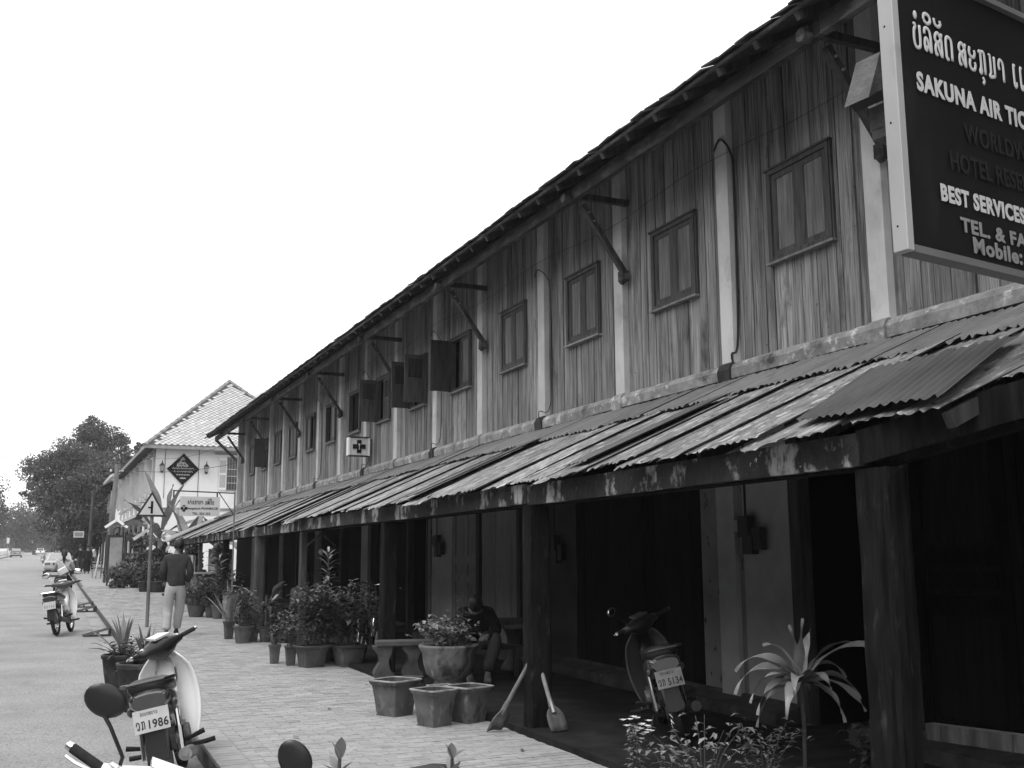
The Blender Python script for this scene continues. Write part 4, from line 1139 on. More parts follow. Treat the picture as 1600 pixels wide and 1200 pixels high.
tree('street_tree', 'taller street tree with an airy top rising behind the white shop houses', 4.2, 98, 13,
     [(-.2, 0, 11.5, 1.9), (1.3, 0, 10.6, 1.7), (-1.8, 0, 9.6, 1.5), (.8, -1, 8.6, 1.9), (2.6, 0, 8.9, 1.1), (-.6, -1, 7, 2.1), (3.5, 0, 10.2, .7), (1.6, 0, 6.3, 2.)], .35, 30000, .21, TREEM, 5)
k = 0
for lab, x, y, h, cr, m in (
    ('tree at the left edge of the photo, nearest across the street', -6.6, 150, 10, [(0, 0, 8, 3.0), (1.0, 0, 6, 2.6), (-2, 0, 6, 3), (.3, 0, 3.6, 2.3)], TREED),
    ('round tree beyond the far pickup truck', -3.4, 215, 11, [(0, 0, 7, 3.3), (2.2, 0, 5.4, 2.6), (-2.5, 0, 5.5, 2.8), (1, 0, 2.8, 2.6)], TREEM),
    ('flat-topped far tree rising over the left verge', -.4, 250, 12, [(0, 0, 8, 2.4, .4), (1, 0, 5.0, 3.2), (-2, 0, 5, 3.0), (3.0, 0, 3.4, 2.6)], TREEM),
    ('small far tree left of the road end', 4.6, 290, 8, [(0, 0, 5.0, 2.4), (2, 0, 3, 2.2), (-2.2, 0, 3, 2.6)], TREEM),
    ('small far tree half hidden by the big dark one', 9.5, 300, 9, [(0, 0, 6.4, 2.8), (-2.5, 0, 3.6, 2.8), (2, 0, 3.6, 2.6)], TREEM)):
    tree('far_tree', lab, x, y, h, cr, .3, 9000, .36, m, 11 + k, group='trees far up the street'); k += 1
fm = MB(); r = np.random.default_rng(9)
P = r.random((26000, 3)) * np.array([60, 16, 1]) + np.array([-22, 345, 0])
P[:, 2] = gz(350) + r.random(26000) ** 1.2 * (5.0 + 2.2 * np.sin(P[:, 0] * .55) + 1.3 * np.sin(P[:, 0] * 1.7))
V, Fq = leaves_cloud(P, r.normal(size=P.shape), .8, seed=4)
o = mobj('distant_treeline', fast_mesh('distant_treeline', V, Fq, TREEM)); tag(o, 'pale line of distant trees closing the end of the street', 'treeline', kind='stuff')
P = r.random((9000, 3)) * np.array([5, 60, 1]) + np.array([2.5, 100, 0])
P[:, 2] = gz(120) + r.random(9000) * (2.4 + np.sin(P[:, 1] * .4)); P[:, 0] += .0112 * (P[:, 1] - 100)
V, Fq = leaves_cloud(P, r.normal(size=P.shape), .35, seed=6)
o = mobj('hedge', fast_mesh('hedge', V, Fq, TREED)); tag(o, 'dark hedge along the footpath under the big trees', 'hedge')

# left side far wall with posts
fw_ = thing('garden_wall', 'low white garden wall with posts along the far left footpath', 'wall', (kerb_x(200) - 10.2, 200, gz(200, .12)))
for y in range(110, 330, 5):
    x = kerb_x(y) - 10.2
    MB().box((x, y, gz(y, .7)), (.35, .35, 1.25)).build('post', HOUSEW, fw_, world=True)
    MB().box((x + .03, y + 2.5, gz(y + 2.5, .5)), (.15, 4.6, .8), rz=-math.atan(.0112)).build('wall_panel', HOUSEW, fw_, world=True)
fs = thing('far_banner_sign', 'small white upright banner on a post beside the far pickup truck', 'sign', (kerb_x(200) - 7.9, 200, gz(200, .12)))
MB().tube([(0, 0, 0), (0, 0, 3)], .05, 6).build('pole', POLEM, fs)
MB().box((.0, -.06, 2.6), (.42, .06, .95)).build('banner', SIGNP, fs)

# ================================================================== UNSEEN HOUSES ACROSS THE STREET, added to cut low sky light to the porch
k = 0
for y0, y1, h, rf, lab in ((-34, -16, 7.2, 2.6, 'unseen grey two-storey house behind the camera, added to block low sky light'), (-15, 3, 6.4, 2.2, 'unseen plastered shop house directly across the street, added to block low sky light'),
                       (4, 21, 7.6, 2.8, 'unseen tall shuttered house across from the pots, added to block low sky light'), (22, 41, 6.6, 2.4, 'unseen long low shop house across from the walking man, added to block low sky light'), (42, 60, 7.4, 2.6, 'unseen far shop house across from the white house, added to block low sky light')):
    T = thing('added_opposite_house', lab, 'building', (-10.0, y0, gz(y0, .12)), group='unseen houses added across the street to block sky light')
    z0 = gz(y0, 0); x = -10.0; ze = z0 + h
    MB().box((x - .1, (y0 + y1) / 2, (z0 + ze) / 2), (.2, y1 - y0, h)).box((x - 4, y0 + .1, (z0 + ze) / 2), (7.6, .2, h)).box((x - 4, y1 - .1, (z0 + ze) / 2), (7.6, .2, h)).build('wall', HOUSES if k % 2 else WOODD, T, world=True)
    MB().prism([(x + .9, ze - .1), (x - 4, ze + rf), (x - 9, ze - .1), (x - 8.9, ze - .2), (x - 4, ze + rf - .18), (x + .85, ze - .25)], (0, y0 - .3, 0), (1, 0, 0), (0, 0, 1), (0, y1 - y0 + .6, 0)).build('roof', OPPROOF, T, world=True)
    n = int((y1 - y0) / 3)
    for i in range(n):
        y = y0 + (y1 - y0) * (i + .5) / n
        w = MB().box((x + .02, y, ze - 1.6), (.06, 1.1, 1.4)).build('window', WOODD, T, world=True)
        MB().box((x + .06, y, ze - 1.6), (.02, .9, 1.2)).build('shutter', DOORL, w, world=True)
        MB().box((x + .02, y, z0 + 1.35), (.06, 1.9, 2.5)).build('doorway', DOORD, T, world=True)
    MB().prism([(x, z0 + 3.3), (x + 1.9, z0 + 2.6), (x + 1.9, z0 + 2.55), (x, z0 + 3.2)], (0, y0, 0), (1, 0, 0), (0, 0, 1), (0, y1 - y0, 0)).build('canopy', TIND, T, world=True)
    k += 1
# ================================================================== MOTORBIKES (step-through, y forward, x right)
def loft(mb, secs, closed=True, cap=True):
    """secs: list of equal length loops of points"""
    n = len(secs[0]); V = [p for s_ in secs for p in s_]; Fc = []
    for i in range(len(secs) - 1):
        for j in range(n if closed else n - 1):
            Fc.append((i * n + j, i * n + (j + 1) % n, (i + 1) * n + (j + 1) % n, (i + 1) * n + j))
    if cap and closed: Fc += [tuple(range(n - 1, -1, -1)), tuple((len(secs) - 1) * n + j for j in range(n))]
    return mb.add(V, Fc)
def oval(c, rx, rz, n=12, p=2.6, axis='y'):
    L = []
    for j in range(n):
        th = 2 * math.pi * (j + .5) / n; a, b = math.cos(th), math.sin(th)
        a = math.copysign(abs(a) ** (2 / p), a) * rx; b = math.copysign(abs(b) ** (2 / p), b) * rz
        L.append((c[0] + a, c[1], c[2] + b) if axis == 'y' else (c[0] + a, c[1] + b, c[2]))
    return L
def arc_strip(mb, c, r, a0, a1, w, th=.006, n=10, drop=.02):
    """mudguard: strip round the x axis, angles from +y upwards"""
    V = []; Fc = []
    for i in range(n + 1):
        a = a0 + (a1 - a0) * i / n
        for x, rr in ((-w / 2, r - drop), (-w / 4, r), (w / 4, r), (w / 2, r - drop)):
            V.append((x, c[1] + rr * math.cos(a), c[2] + rr * math.sin(a)))
    m = 4
    for i in range(n):
        for j in range(3): Fc.append((i * m + j, i * m + j + 1, (i + 1) * m + j + 1, (i + 1) * m + j))
    k = len(V); V2 = [(x, c[1] + (y - c[1]) * .97, c[2] + (z - c[2]) * .97) for x, y, z in V]
    mb.add(V, Fc); mb.add(V2, [tuple(reversed(q)) for q in Fc])
def motorbike(name, label, loc, yaw, lean, shield=WHITEP, side=GREYP, tail=GREYP, plate=None, steer=0.0, mirrors='both', group=None, bag=False, seatlow=0, beam=None, cowltop=None, cowlm=None, mh=(.22, .22), msc=1.0, cz=.985, mxo=(.30, .30), mtilt=0.0, shw=.80, ctilt=0.0, platem=None, rail=True):
    T = thing(name, label, 'motorbike', loc, group=group)
    T.rotation_mode = 'ZYX' if False else 'XYZ'
    Mx = Matrix.Rotation(yaw, 4, 'Z') @ Matrix.Rotation(lean, 4, 'Y')
    T.rotation_euler = Mx.to_euler()
    RA, FA, WR = -.60, .60, .275
    def wheel(y):
        w = MB().torus((0, 0, 0), (1, 0, 0), WR - .038, .038, 30, 8, sq=.95).build('wheel', RUBBER, T, smooth=True); w.location = (0, y, WR)
        MB().torus((0, 0, 0), (1, 0, 0), WR - .075, .012, 28, 6, sq=1.8).build('rim', CHROME, w, smooth=True)
        hb = MB().disc((0, 0, 0), (1, 0, 0), .055, .11, 14)
        hb.build('hub', ENGINE, w, smooth=True)
        sp = MB()
        for i in range(18):
            a = 2 * math.pi * i / 18; b = a + (.35 if i % 2 else -.35); s_ = .04 if (i // 2) % 2 else -.04
            sp.tube([(s_, .05 * math.cos(a), .05 * math.sin(a)), (0, (WR - .08) * math.cos(b), (WR - .08) * math.sin(b))], .0022, 4, cap=False)
        sp.build('spokes', CHROME, w, kind='stuff')
        return w
    wheel(RA); wheel(FA)
    mb = MB(); arc_strip(mb, (0, RA, WR), WR + .035, R(55), R(172), .15, n=12); mb.build('rear_mudguard', BLACKP, T, smooth=True)
    mb = MB(); arc_strip(mb, (0, FA, WR), WR + .03, R(30), R(165), .12, n=12); mb.build('front_mudguard', shield, T, smooth=True)
    # fork
    for s_ in (-1, 1):
        MB().tube([(s_ * .075, FA + .0, WR), (s_ * .075, FA - .10, .56), (s_ * .06, FA - .17, .80)], [.022, .022, .018], 8).build('fork_leg', CHROME if seatlow else GREYP, T, smooth=True)
        MB().tube([(s_ * .115, -.47, .62), (s_ * .12, -.53, .46)], .018, 8).tube([(s_ * .12, -.53, .47), (s_ * .12, -.58, .30)], .027, 8).build('shock_absorber', CHROME, T, smooth=True)
        MB().bar((s_ * .09, .0, .30), (s_ * .09, RA, .275), .03, .045).build('swing_arm', BLACKP, T)
        MB().tube([(s_ * .10, .02, .25), (s_ * .24, .02, .245), (s_ * .31, .02, .25)], [.012, .018, .018], 8).build('footpeg', RUBBER, T, smooth=True)
        MB().tube([(s_ * .10, -.32, .33), (s_ * .25, -.34, .37), (s_ * .27, -.34, .375)], [.010, .018, .018], 8).build('rear_footpeg', RUBBER, T, smooth=True)
    # engine
    eb = MB().box((0, .02, .34), (.22, .30, .17)); eb.disc((.12, .0, .33), (1, 0, 0), .085, .05, 16); eb.disc((-.12, -.02, .33), (1, 0, 0), .09, .05, 16)
    loft(eb, [oval((0, .15, .37), .07, .07), oval((0, .32, .41), .065, .065)])
    bevel_obj(eb.build('engine', ENGINE, T), .01)
    MB().box((-.10, -.3, .29), (.03, .52, .085)).build('chain_case', BLACKP, T)
    MB().tube([(.06, .30, .34), (.12, .18, .2), (.15, -.1, .2), (.16, -.3, .25)], [.017, .018, .02, .03], 10).tube([(.16, -.28, .25), (.165, -.45, .27), (.17, -.92, .33)], [.035, .046, .044], 12).tube([(.17, -.92, .33), (.17, -.94, .332)], .02, 8).build('exhaust', STEELG if shield is WHITEP and not seatlow else BLACKP, T, smooth=True)
    MB().tube([(-.09, .02, .2), (-.20, -.12, .02), (-.21, -.14, .0)], .010, 6).build('side_stand', BLACKP, T)
    MB().tube([(-.1, .06, .24), (-.18, .14, .22), (-.18, .2, .24)], .008, 6).build('gear_lever', CHROME, T)
    # leg shields: two curved shells from the steering column
    for s_ in (-1, 1):
        mb = MB(); V = []; nz, nx = 12, 7
        for i in range(nz + 1):
            t = i / nz; z = .24 + .66 * t
            wd = shw * (.20 + .085 * math.sin(math.pi * min(1, t * 1.05)) ** .8) * (1 - .42 * max(0, (t - .78) / .22) ** 2)
            y = .28 + .13 * t + .05 * math.sin(math.pi * t)
            for j in range(nx + 1):
                u_ = j / nx
                V.append((s_ * (.045 + (wd - .045) * u_), y - .05 * u_ ** 2 + .05 * (1 - u_) ** 2 - (.02 if j == nx else 0), z + .02 * u_))
        Fc = [(i * (nx + 1) + j, i * (nx + 1) + j + 1, (i + 1) * (nx + 1) + j + 1, (i + 1) * (nx + 1) + j) for i in range(nz) for j in range(nx)]
        mb.add(V, Fc); o = mb.build('leg_shield', shield, T, smooth='all')
        so = o.modifiers.new('thick', 'SOLIDIFY'); so.thickness = .012
    # central beam cover
    mb = MB()
    loft(mb, [oval((0, .43, .80), .07, .10, 12), oval((0, .36, .66), .075, .10, 12), oval((0, .22, .53), .075, .085, 12), oval((0, .02, .50), .08, .09, 12), oval((0, -.1, .56), .10, .10, 12)])
    mb.build('central_cover', beam or shield, T, smooth='all')
    mb = MB(); loft(mb, [oval((0, .56, .62), .06, .12, 12), oval((0, .48, .74), .09, .15, 12), oval((0, .43, .82), .07, .09, 12)])
    mb.build('front_cowl', shield, T, smooth='all')
    # seat
    mb = MB()
    loft(mb, [oval((0, .06, .70), .07, .03, 14), oval((0, -.02, .725), .105, .045, 14), oval((0, -.25, .735), .130, .055, 14), oval((0, -.42, .765), .14, .055, 14), oval((0, -.62, .79), .148, .062, 14), oval((0, -.80, .805), .142, .06, 14), oval((0, -.88, .81), .12, .045, 14)])
    mb.build('seat', SEATM, T, smooth='all')
    # rear body
    mb = MB()
    loft(mb, [oval((0, -.02, .60), .09, .10, 14), oval((0, -.25, .62), .135, .10, 14), oval((0, -.5, .66), .15, .105, 14), oval((0, -.72, .70), .145, .09, 14), oval((0, -.84, .72), .135, .075, 14)])
    mb.build('tail_body', tail, T, smooth='all')
    tl = MB(); loft(tl, [oval((0, -.80, .725), .135, .075, 14), oval((0, -.90, .72), .130, .068, 14), oval((0, -.93, .715), .11, .05, 14)]); tl.build('tail_lamp', LENSR, T, smooth=True)
    for s_ in (-1, 1):
        MB().ball((s_ * .14, -.80, .66), .032, 8, 6, (.8, 1.2, 1)).build('indicator', LENSR if seatlow else GREYP, T, smooth=True)
    if rail: MB().tube([(-.10, -.45, .79), (-.155, -.62, .82), (-.165, -.86, .84), (-.12, -.955, .845), (.12, -.955, .845), (.165, -.86, .84), (.155, -.62, .82), (.10, -.45, .79)], .013, 8).build('grab_rail', BLACKP if not seatlow else CHROME, T, smooth=True)
    # plate carrier, flap
    MB().prism([(-.07, 0), (.07, 0), (.06, .34), (-.06, .34)], (0, -.915, .33), (1, 0, 0), (0, .14, 1), (0, .012, 0)).build('rear_flap', BLACKP, T)
    if plate:
        pl_ = MB().box((0, 0, 0), (.228, .006, .148)).build('number_plate', platem or PLATE, T); pl_.location = (0, -.945, .60); pl_.rotation_euler = (R(-14), 0, 0)
        t_, d_ = plate
        if d_ is None:
            for q in range(5): MB().box((-.08 + .04 * q, -.004, -.02), (.018, .002, .055)).build('worn_numeral', STEELG, pl_)
    if plate and plate[1]:
        o = mobj('lettering', text_mesh(d_, .125, .058, PLATED, .0015, .02), pl_); o.location = (-.02, -.0035, -.055)
        lm = MB(); lao_strokes(lm, [('wo', None, None), ('ko', None, None)], -.100, -.052, .025, .052, .0034, gap=.3, y=-.0035, depth=.001)
        o = lm.build('lao_lettering', PLATED, pl_)
        lm = MB(); lao_strokes(lm, [('ko', None, None), ('do', None, None), ('a', None, None), ('bo', None, None), ('so', None, None), ('no', None, None), ('aa', None, None), ('mo', None, None)], -.068, .035, .011, .022, .0014, gap=.3, y=-.0035, depth=.001)
        lm.build('lao_lettering', PLATED, pl_)
    # handlebar group: the cowl is the part, grips, levers, mirrors its sub-parts
    mb = MB()
    loft(mb, [oval((-.20, 0, .0), .0, .0, 12)[:0] or [(x, y, z) for x, y, z in []]] if False else
         [[(x, math.cos(a) * ry, math.sin(a) * rz + dz) for a in [2 * math.pi * (j + .5) / 12 for j in range(12)]]
          for x, ry, rz, dz in ((-.225, .028, .028, 0), (-.15, .045, .045, 0), (-.08, .075, .075, -.01), (0, .085, .095, -.015), (.08, .075, .075, -.01), (.15, .045, .045, 0), (.225, .028, .028, 0))])
    cowl = mb.build('handlebar_cowl', cowlm or (BLACKP if not seatlow else GREYP), T, smooth='all')
    cowl.location = (0, .33, cz); cowl.rotation_euler = (0, ctilt, steer)
    MB().prism([(-.085, -.055), (.085, -.055), (.07, .05), (-.07, .05)], (0, 0, .072), (1, 0, 0), (0, 1, .12), (0, 0, .016)).build('speedometer', cowltop or LENSW, cowl)
    MB().ball((0, .085, -.02), .07, 14, 8, (1.1, .45, .9)).build('headlamp', LENSW, cowl, smooth=True)
    for s_ in (-1, 1):
        MB().tube([(s_ * .2, 0, 0), (s_ * .235, -.01, .008), (s_ * .345, -.05, .02)], [.012, .0175, .0175], 10).build('grip', RUBBER, cowl, smooth=True)
        MB().tube([(s_ * .345, -.05, .02), (s_ * .365, -.057, .022)], [.017, .015], 10).build('grip_end', CHROME, cowl, smooth=True)
        MB().tube([(s_ * .17, .03, .01), (s_ * .2, .055, .01), (s_ * .31, .025, .01), (s_ * .35, .0, .01)], .006, 6).build('brake_lever', CHROME, cowl, smooth=True)
        MB().tube([(s_ * .17, .01, .02), (s_ * .20, -.01, .02)], [.024, .02], 8).build('switch_box', CHROME if seatlow == 0 else BLACKP, cowl, smooth=True)
        if mirrors == 'both' or (mirrors == 'left' and s_ < 0):
            hgt = mh[0] if s_ < 0 else mh[1]; mp = np.array((s_ * (mxo[0] if s_ < 0 else mxo[1]), -.0, hgt))
            MB().tube([(s_ * .17, .0, .02), (s_ * .175, .0, .07), (s_ * .25, .01, hgt * .68), mp - np.array((0, 0, .035))], [.008, .007, .007, .008], 8).build('mirror_stem', BLACKP if not seatlow else CHROME, cowl, smooth=True)
            mm = MB(); mm.ball((0, 0, 0), .07 * msc, 18, 10, (1.22, .28, .92)); o = mm.build('mirror_shell', BLACKP, cowl, smooth=True)
            o.location = mp; o.rotation_euler = (R(4), R(14) * s_ + mtilt, R(6) * s_)
            gm = MB().ball((0, -.012, 0), .062 * msc, 16, 8, (1.22, .18, .92)); o2 = gm.build('mirror_glass', MIRROR, cowl, smooth=True); o2.location = mp; o2.rotation_euler = o.rotation_euler
    if bag:
        mb = MB(); loft(mb, [oval((0, -.60, .80), .11, .05), oval((0, -.95, .84), .10, .03)]); mb.build('luggage_plate', GREYP, T, smooth=True)
    return T
motorbike('motorbike', 'parked step-through motorbike with white leg shield and plate 1986 at the kerb', (1.07, 8.5, gz(8.5, 0)), R(-11), R(-12), plate=('x', '1986'), steer=R(50), ctilt=R(-8), mirrors='none')
motorbike('motorbike', 'nearest motorbike at the bottom edge with a big black oval mirror facing the camera', (.74, 4.21, gz(4.33, 0)), R(100), R(-13), steer=R(64), ctilt=R(-16), cowlm=WHITEP, rail=False, mh=(.26, .23), msc=.86, cz=.915, mxo=(.37, .30), mtilt=R(-24))
motorbike('motorbike', 'parked motorbike with white mirror and white leg shield alone in the road', (.62, 23.5, gz(23.5, 0)), R(-14), R(-9), plate=('x', None), steer=R(6), seatlow=1, tail=CARG)
motorbike('motorbike', 'black motorbike with plate 5134 standing in the dark porch', (4.93, 7.85, gz(7.7, PORCH)), R(-24), R(-12), shield=GREYP, plate=('x', '5134'), steer=R(34), platem=PLATEDIM, ctilt=R(-8), beam=BLACKP, cowltop=GREYP, mirrors='left', msc=.6).scale = (.91, .91, .91)
wb = motorbike('motorbike', 'scooter ridden by the woman with the long ponytail', (.80, 35.6, gz(35.6, 0)), R(-6), R(0), shield=WHITEP, mirrors='none')
# small motorbikes far up the street
motorbike('motorbike', 'tiny far motorbike in the middle of the road', (.75, 122, gz(122, 0)), R(175), 0, shield=CARG)
motorbike('motorbike', 'dark motorbike cut by the left edge of the photo', (-4.15, 108, gz(108, 0)), R(10), 0, shield=GREYP)
# wheel and fork of the bicycle in the porch
bc = thing('bicycle', 'old bicycle with bright rims in the shade behind the second post', 'bicycle', (4.42, 14.9, gz(14.9, PORCH)), R(-28))
for y in (-.52, .52):
    w = MB().torus((0, 0, 0), (1, 0, 0), .30, .018, 30, 6).build('wheel', RUBBER, bc, smooth=True); w.location = (0, y, .32)
    MB().torus((0, 0, 0), (1, 0, 0), .275, .012, 30, 6).build('rim', CHROME, w, smooth=True)
    sp = MB()
    for i in range(16):
        a = math.pi * 2 * i / 16; sp.tube([(0, 0, 0), (0, .27 * math.cos(a), .27 * math.sin(a))], .002, 4)
    sp.build('spokes', CHROME, w, kind='stuff')
    mb = MB(); arc_strip(mb, (0, y, .32), .345, R(20), R(190), .05, n=12, drop=.008); mb.build('mudguard', CHROME, bc, smooth=True)
fm = MB()
for a, b in (((0, -.52, .32), (0, -.1, .32)), ((0, -.1, .32), (0, -.22, .78)), ((0, -.2, .72), (0, .36, .78)), ((0, -.1, .32), (0, .37, .70)), ((0, -.52, .32), (0, -.2, .72)), ((0, .52, .32), (0, .35, .86)), ((0, .35, .86), (0, .33, .98))):
    fm.tube([a, b], .015, 8)
fm.build('frame', BLACKP, bc, smooth=True)
MB().tube([(-.28, .2, 1.0), (-.2, .32, 1.02), (0, .36, .98), (.2, .32, 1.02), (.28, .2, 1.0)], .011, 8).build('handlebar', CHROME, bc, smooth=True)
mb = MB(); loft(mb, [oval((0, -.05, .84), .02, .012), oval((0, -.2, .85), .07, .02), oval((0, -.33, .86), .09, .02)]); mb.build('saddle', SEATM, bc, smooth=True)

# ================================================================== CARS
def car(name, label, loc, yaw, paint, kind='sedan'):
    T = thing(name, label, 'car', loc, yaw)
    def sec(y, w, z0, z1, n=1.0): return [(-w, y, z0), (-w * 1.02, y, (z0 + z1) / 2), (-w * .94, y, z1), (w * .94, y, z1), (w * 1.02, y, (z0 + z1) / 2), (w, y, z0)]
    mb = MB()
    loft(mb, [sec(-2.15, .74, .38, .80), sec(-2.05, .80, .30, .90), sec(-1.2, .84, .26, .95), sec(.3, .85, .26, .93), sec(1.2, .84, .26, .86), sec(2.0, .78, .3, .72), sec(2.15, .70, .36, .62)])
    bevel_obj(mb.build('body', paint, T), .05, 3)
    if kind == 'sedan':
        S_ = [(-1.75, .70, .92), (-1.15, .56, 1.36), (.15, .56, 1.38), (.95, .70, .90)]
    else:
        S_ = [(-.35, .72, .92), (-.2, .60, 1.42), (.75, .58, 1.42), (1.25, .72, .90)]
    mb = MB(); a, b, c, d = S_
    V = [(-a[1], a[0], a[2]), (a[1], a[0], a[2]), (b[1], b[0], b[2]), (-b[1], b[0], b[2]), (c[1], c[0], c[2]), (-c[1], c[0], c[2]), (d[1], d[0], d[2]), (-d[1], d[0], d[2])]
    mb.add(V, [(0, 1, 2, 3), (3, 2, 4, 5), (5, 4, 6, 7), (0, 3, 5, 7), (1, 6, 4, 2), (0, 7, 6, 1)])
    bevel_obj(mb.build('cabin', paint, T), .05, 3)
    def glass(i, j, k, name):
        i, j, k = [np.array(t) for t in (i, j, k)]
    # windows sit 6 mm proud of the cabin skin
    def win(pts, nrm, nm):
        pts = [np.array(p, float) for p in pts]; ctr = sum(pts) / len(pts); nr = np.array(nrm, float); nr /= np.linalg.norm(nr)
        P = [ctr + (p - ctr) * .86 + nr * .008 for p in pts]
        MB().add(P + [p - nr * .02 for p in P], [(0, 1, 2, 3), (7, 6, 5, 4), (0, 4, 5, 1), (1, 5, 6, 2), (2, 6, 7, 3), (3, 7, 4, 0)]).build(nm, GLASSD if nm != 'rear_window' else mat_rear, T)
    win([V[0], V[1], V[2], V[3]], (0, -1, .9), 'rear_window'); win([V[7], V[6], V[4], V[5]], (0, 1, .8), 'windscreen')
    win([V[0], V[3], V[5], V[7]], (-1, 0, .3), 'side_window'); win([V[1], V[6], V[4], V[2]], (1, 0, .3), 'side_window')
    if kind != 'sedan':
        MB().box((0, -1.25, .98), (1.45, 1.6, .03)).build('load_bed', BLACKP, T)
    for s_ in (-1, 1):
        for y in (-1.3, 1.3):
            w = MB().torus((0, 0, 0), (1, 0, 0), .21, .09, 22, 8, sq=1.0).build('wheel', RUBBER, T, smooth=True); w.location = (s_ * .74, y, .30)
            MB().disc((s_ * .06, 0, 0), (1, 0, 0), .16, .04, 14).build('hubcap', CHROME, w, smooth=True)
        MB().box((s_ * .62, -2.13, .72), (.30, .06, .13)).build('tail_light', LENSR, T)
        MB().box((s_ * .58, 2.13, .58), (.28, .06, .12)).build('headlight', LENSW, T)
        MB().ball((s_ * .93, .75, .93), .09, 8, 6, (1, .5, .7)).build('wing_mirror', paint, T, smooth=True)
    o = MB().box((0, -2.17, .47), (1.60, .14, .15)).build('rear_bumper', mat_bump, T); bevel_obj(o, .04)
    o = MB().box((0, 2.15, .42), (1.52, .14, .15)).build('front_bumper', mat_bump, T); bevel_obj(o, .04)
    MB().box((0, -2.10, .31), (1.4, .1, .12)).build('underbody', BLACKP, T)
    MB().box((-.12, -2.175, .71), (.42, .02, .12)).build('number_plate', PLATED, T)
    return T
mat_rear = mat('rear_glass_painted_reflection', .3, rough=.15, spec=.8)  # reflection painted in as a paler glass colour
mat_bump = mat('bumper', .30, rough=.4)
car('parked_car', 'silver sedan seen from behind, parked beyond the woman on the scooter', (1.3, 69.5, gz(69.5, 0)), R(-1), CARP)
car('parked_car', 'pale vehicle whose roof shows just above the silver sedan', (1.75, 92, gz(92, 0)), R(178), CARW)
car('parked_pickup', 'small pale pickup parked far off at the left kerb', (kerb_x(188) - 6.2, 188, gz(188, 0)), R(-1), CARG, 'pickup')
car('oncoming_car', 'tiny pale car far down the middle of the street', (.8, 236, gz(236, 0)), R(180), CARW)
# ================================================================== PEOPLE
def skin_mesh(name, verts, edges, radii, m, parent, sub=2, root=0):
    me = bpy.data.meshes.new(name); me.from_pydata([tuple(v) for v in verts], edges, []); me.update()
    o = bpy.data.objects.new(name, me); COL.objects.link(o)
    sk = o.modifiers.new('skin', 'SKIN'); sk.use_smooth_shade = True
    for i, r_ in enumerate(radii):
        sv = me.skin_vertices[0].data[i]; sv.radius = (r_, r_) if not hasattr(r_, '__len__') else r_; sv.use_root = (i == root)
    ss = o.modifiers.new('sub', 'SUBSURF'); ss.levels = sub; ss.render_levels = sub
    dg = bpy.context.evaluated_depsgraph_get()
    me2 = bpy.data.meshes.new_from_object(o.evaluated_get(dg))
    COL.objects.unlink(o); bpy.data.objects.remove(o)
    me2.materials.clear(); me2.materials.append(m); me2.name = name
    me2.shade_smooth()
    return me2
def join_mb(me, mb):
    bm = bmesh.new(); bm.from_mesh(me)
    t = mb.mesh('tmp', me.materials[0], True); bm.from_mesh(t); bm.to_mesh(me); bm.free(); bpy.data.meshes.remove(t); me.shade_smooth(); return me
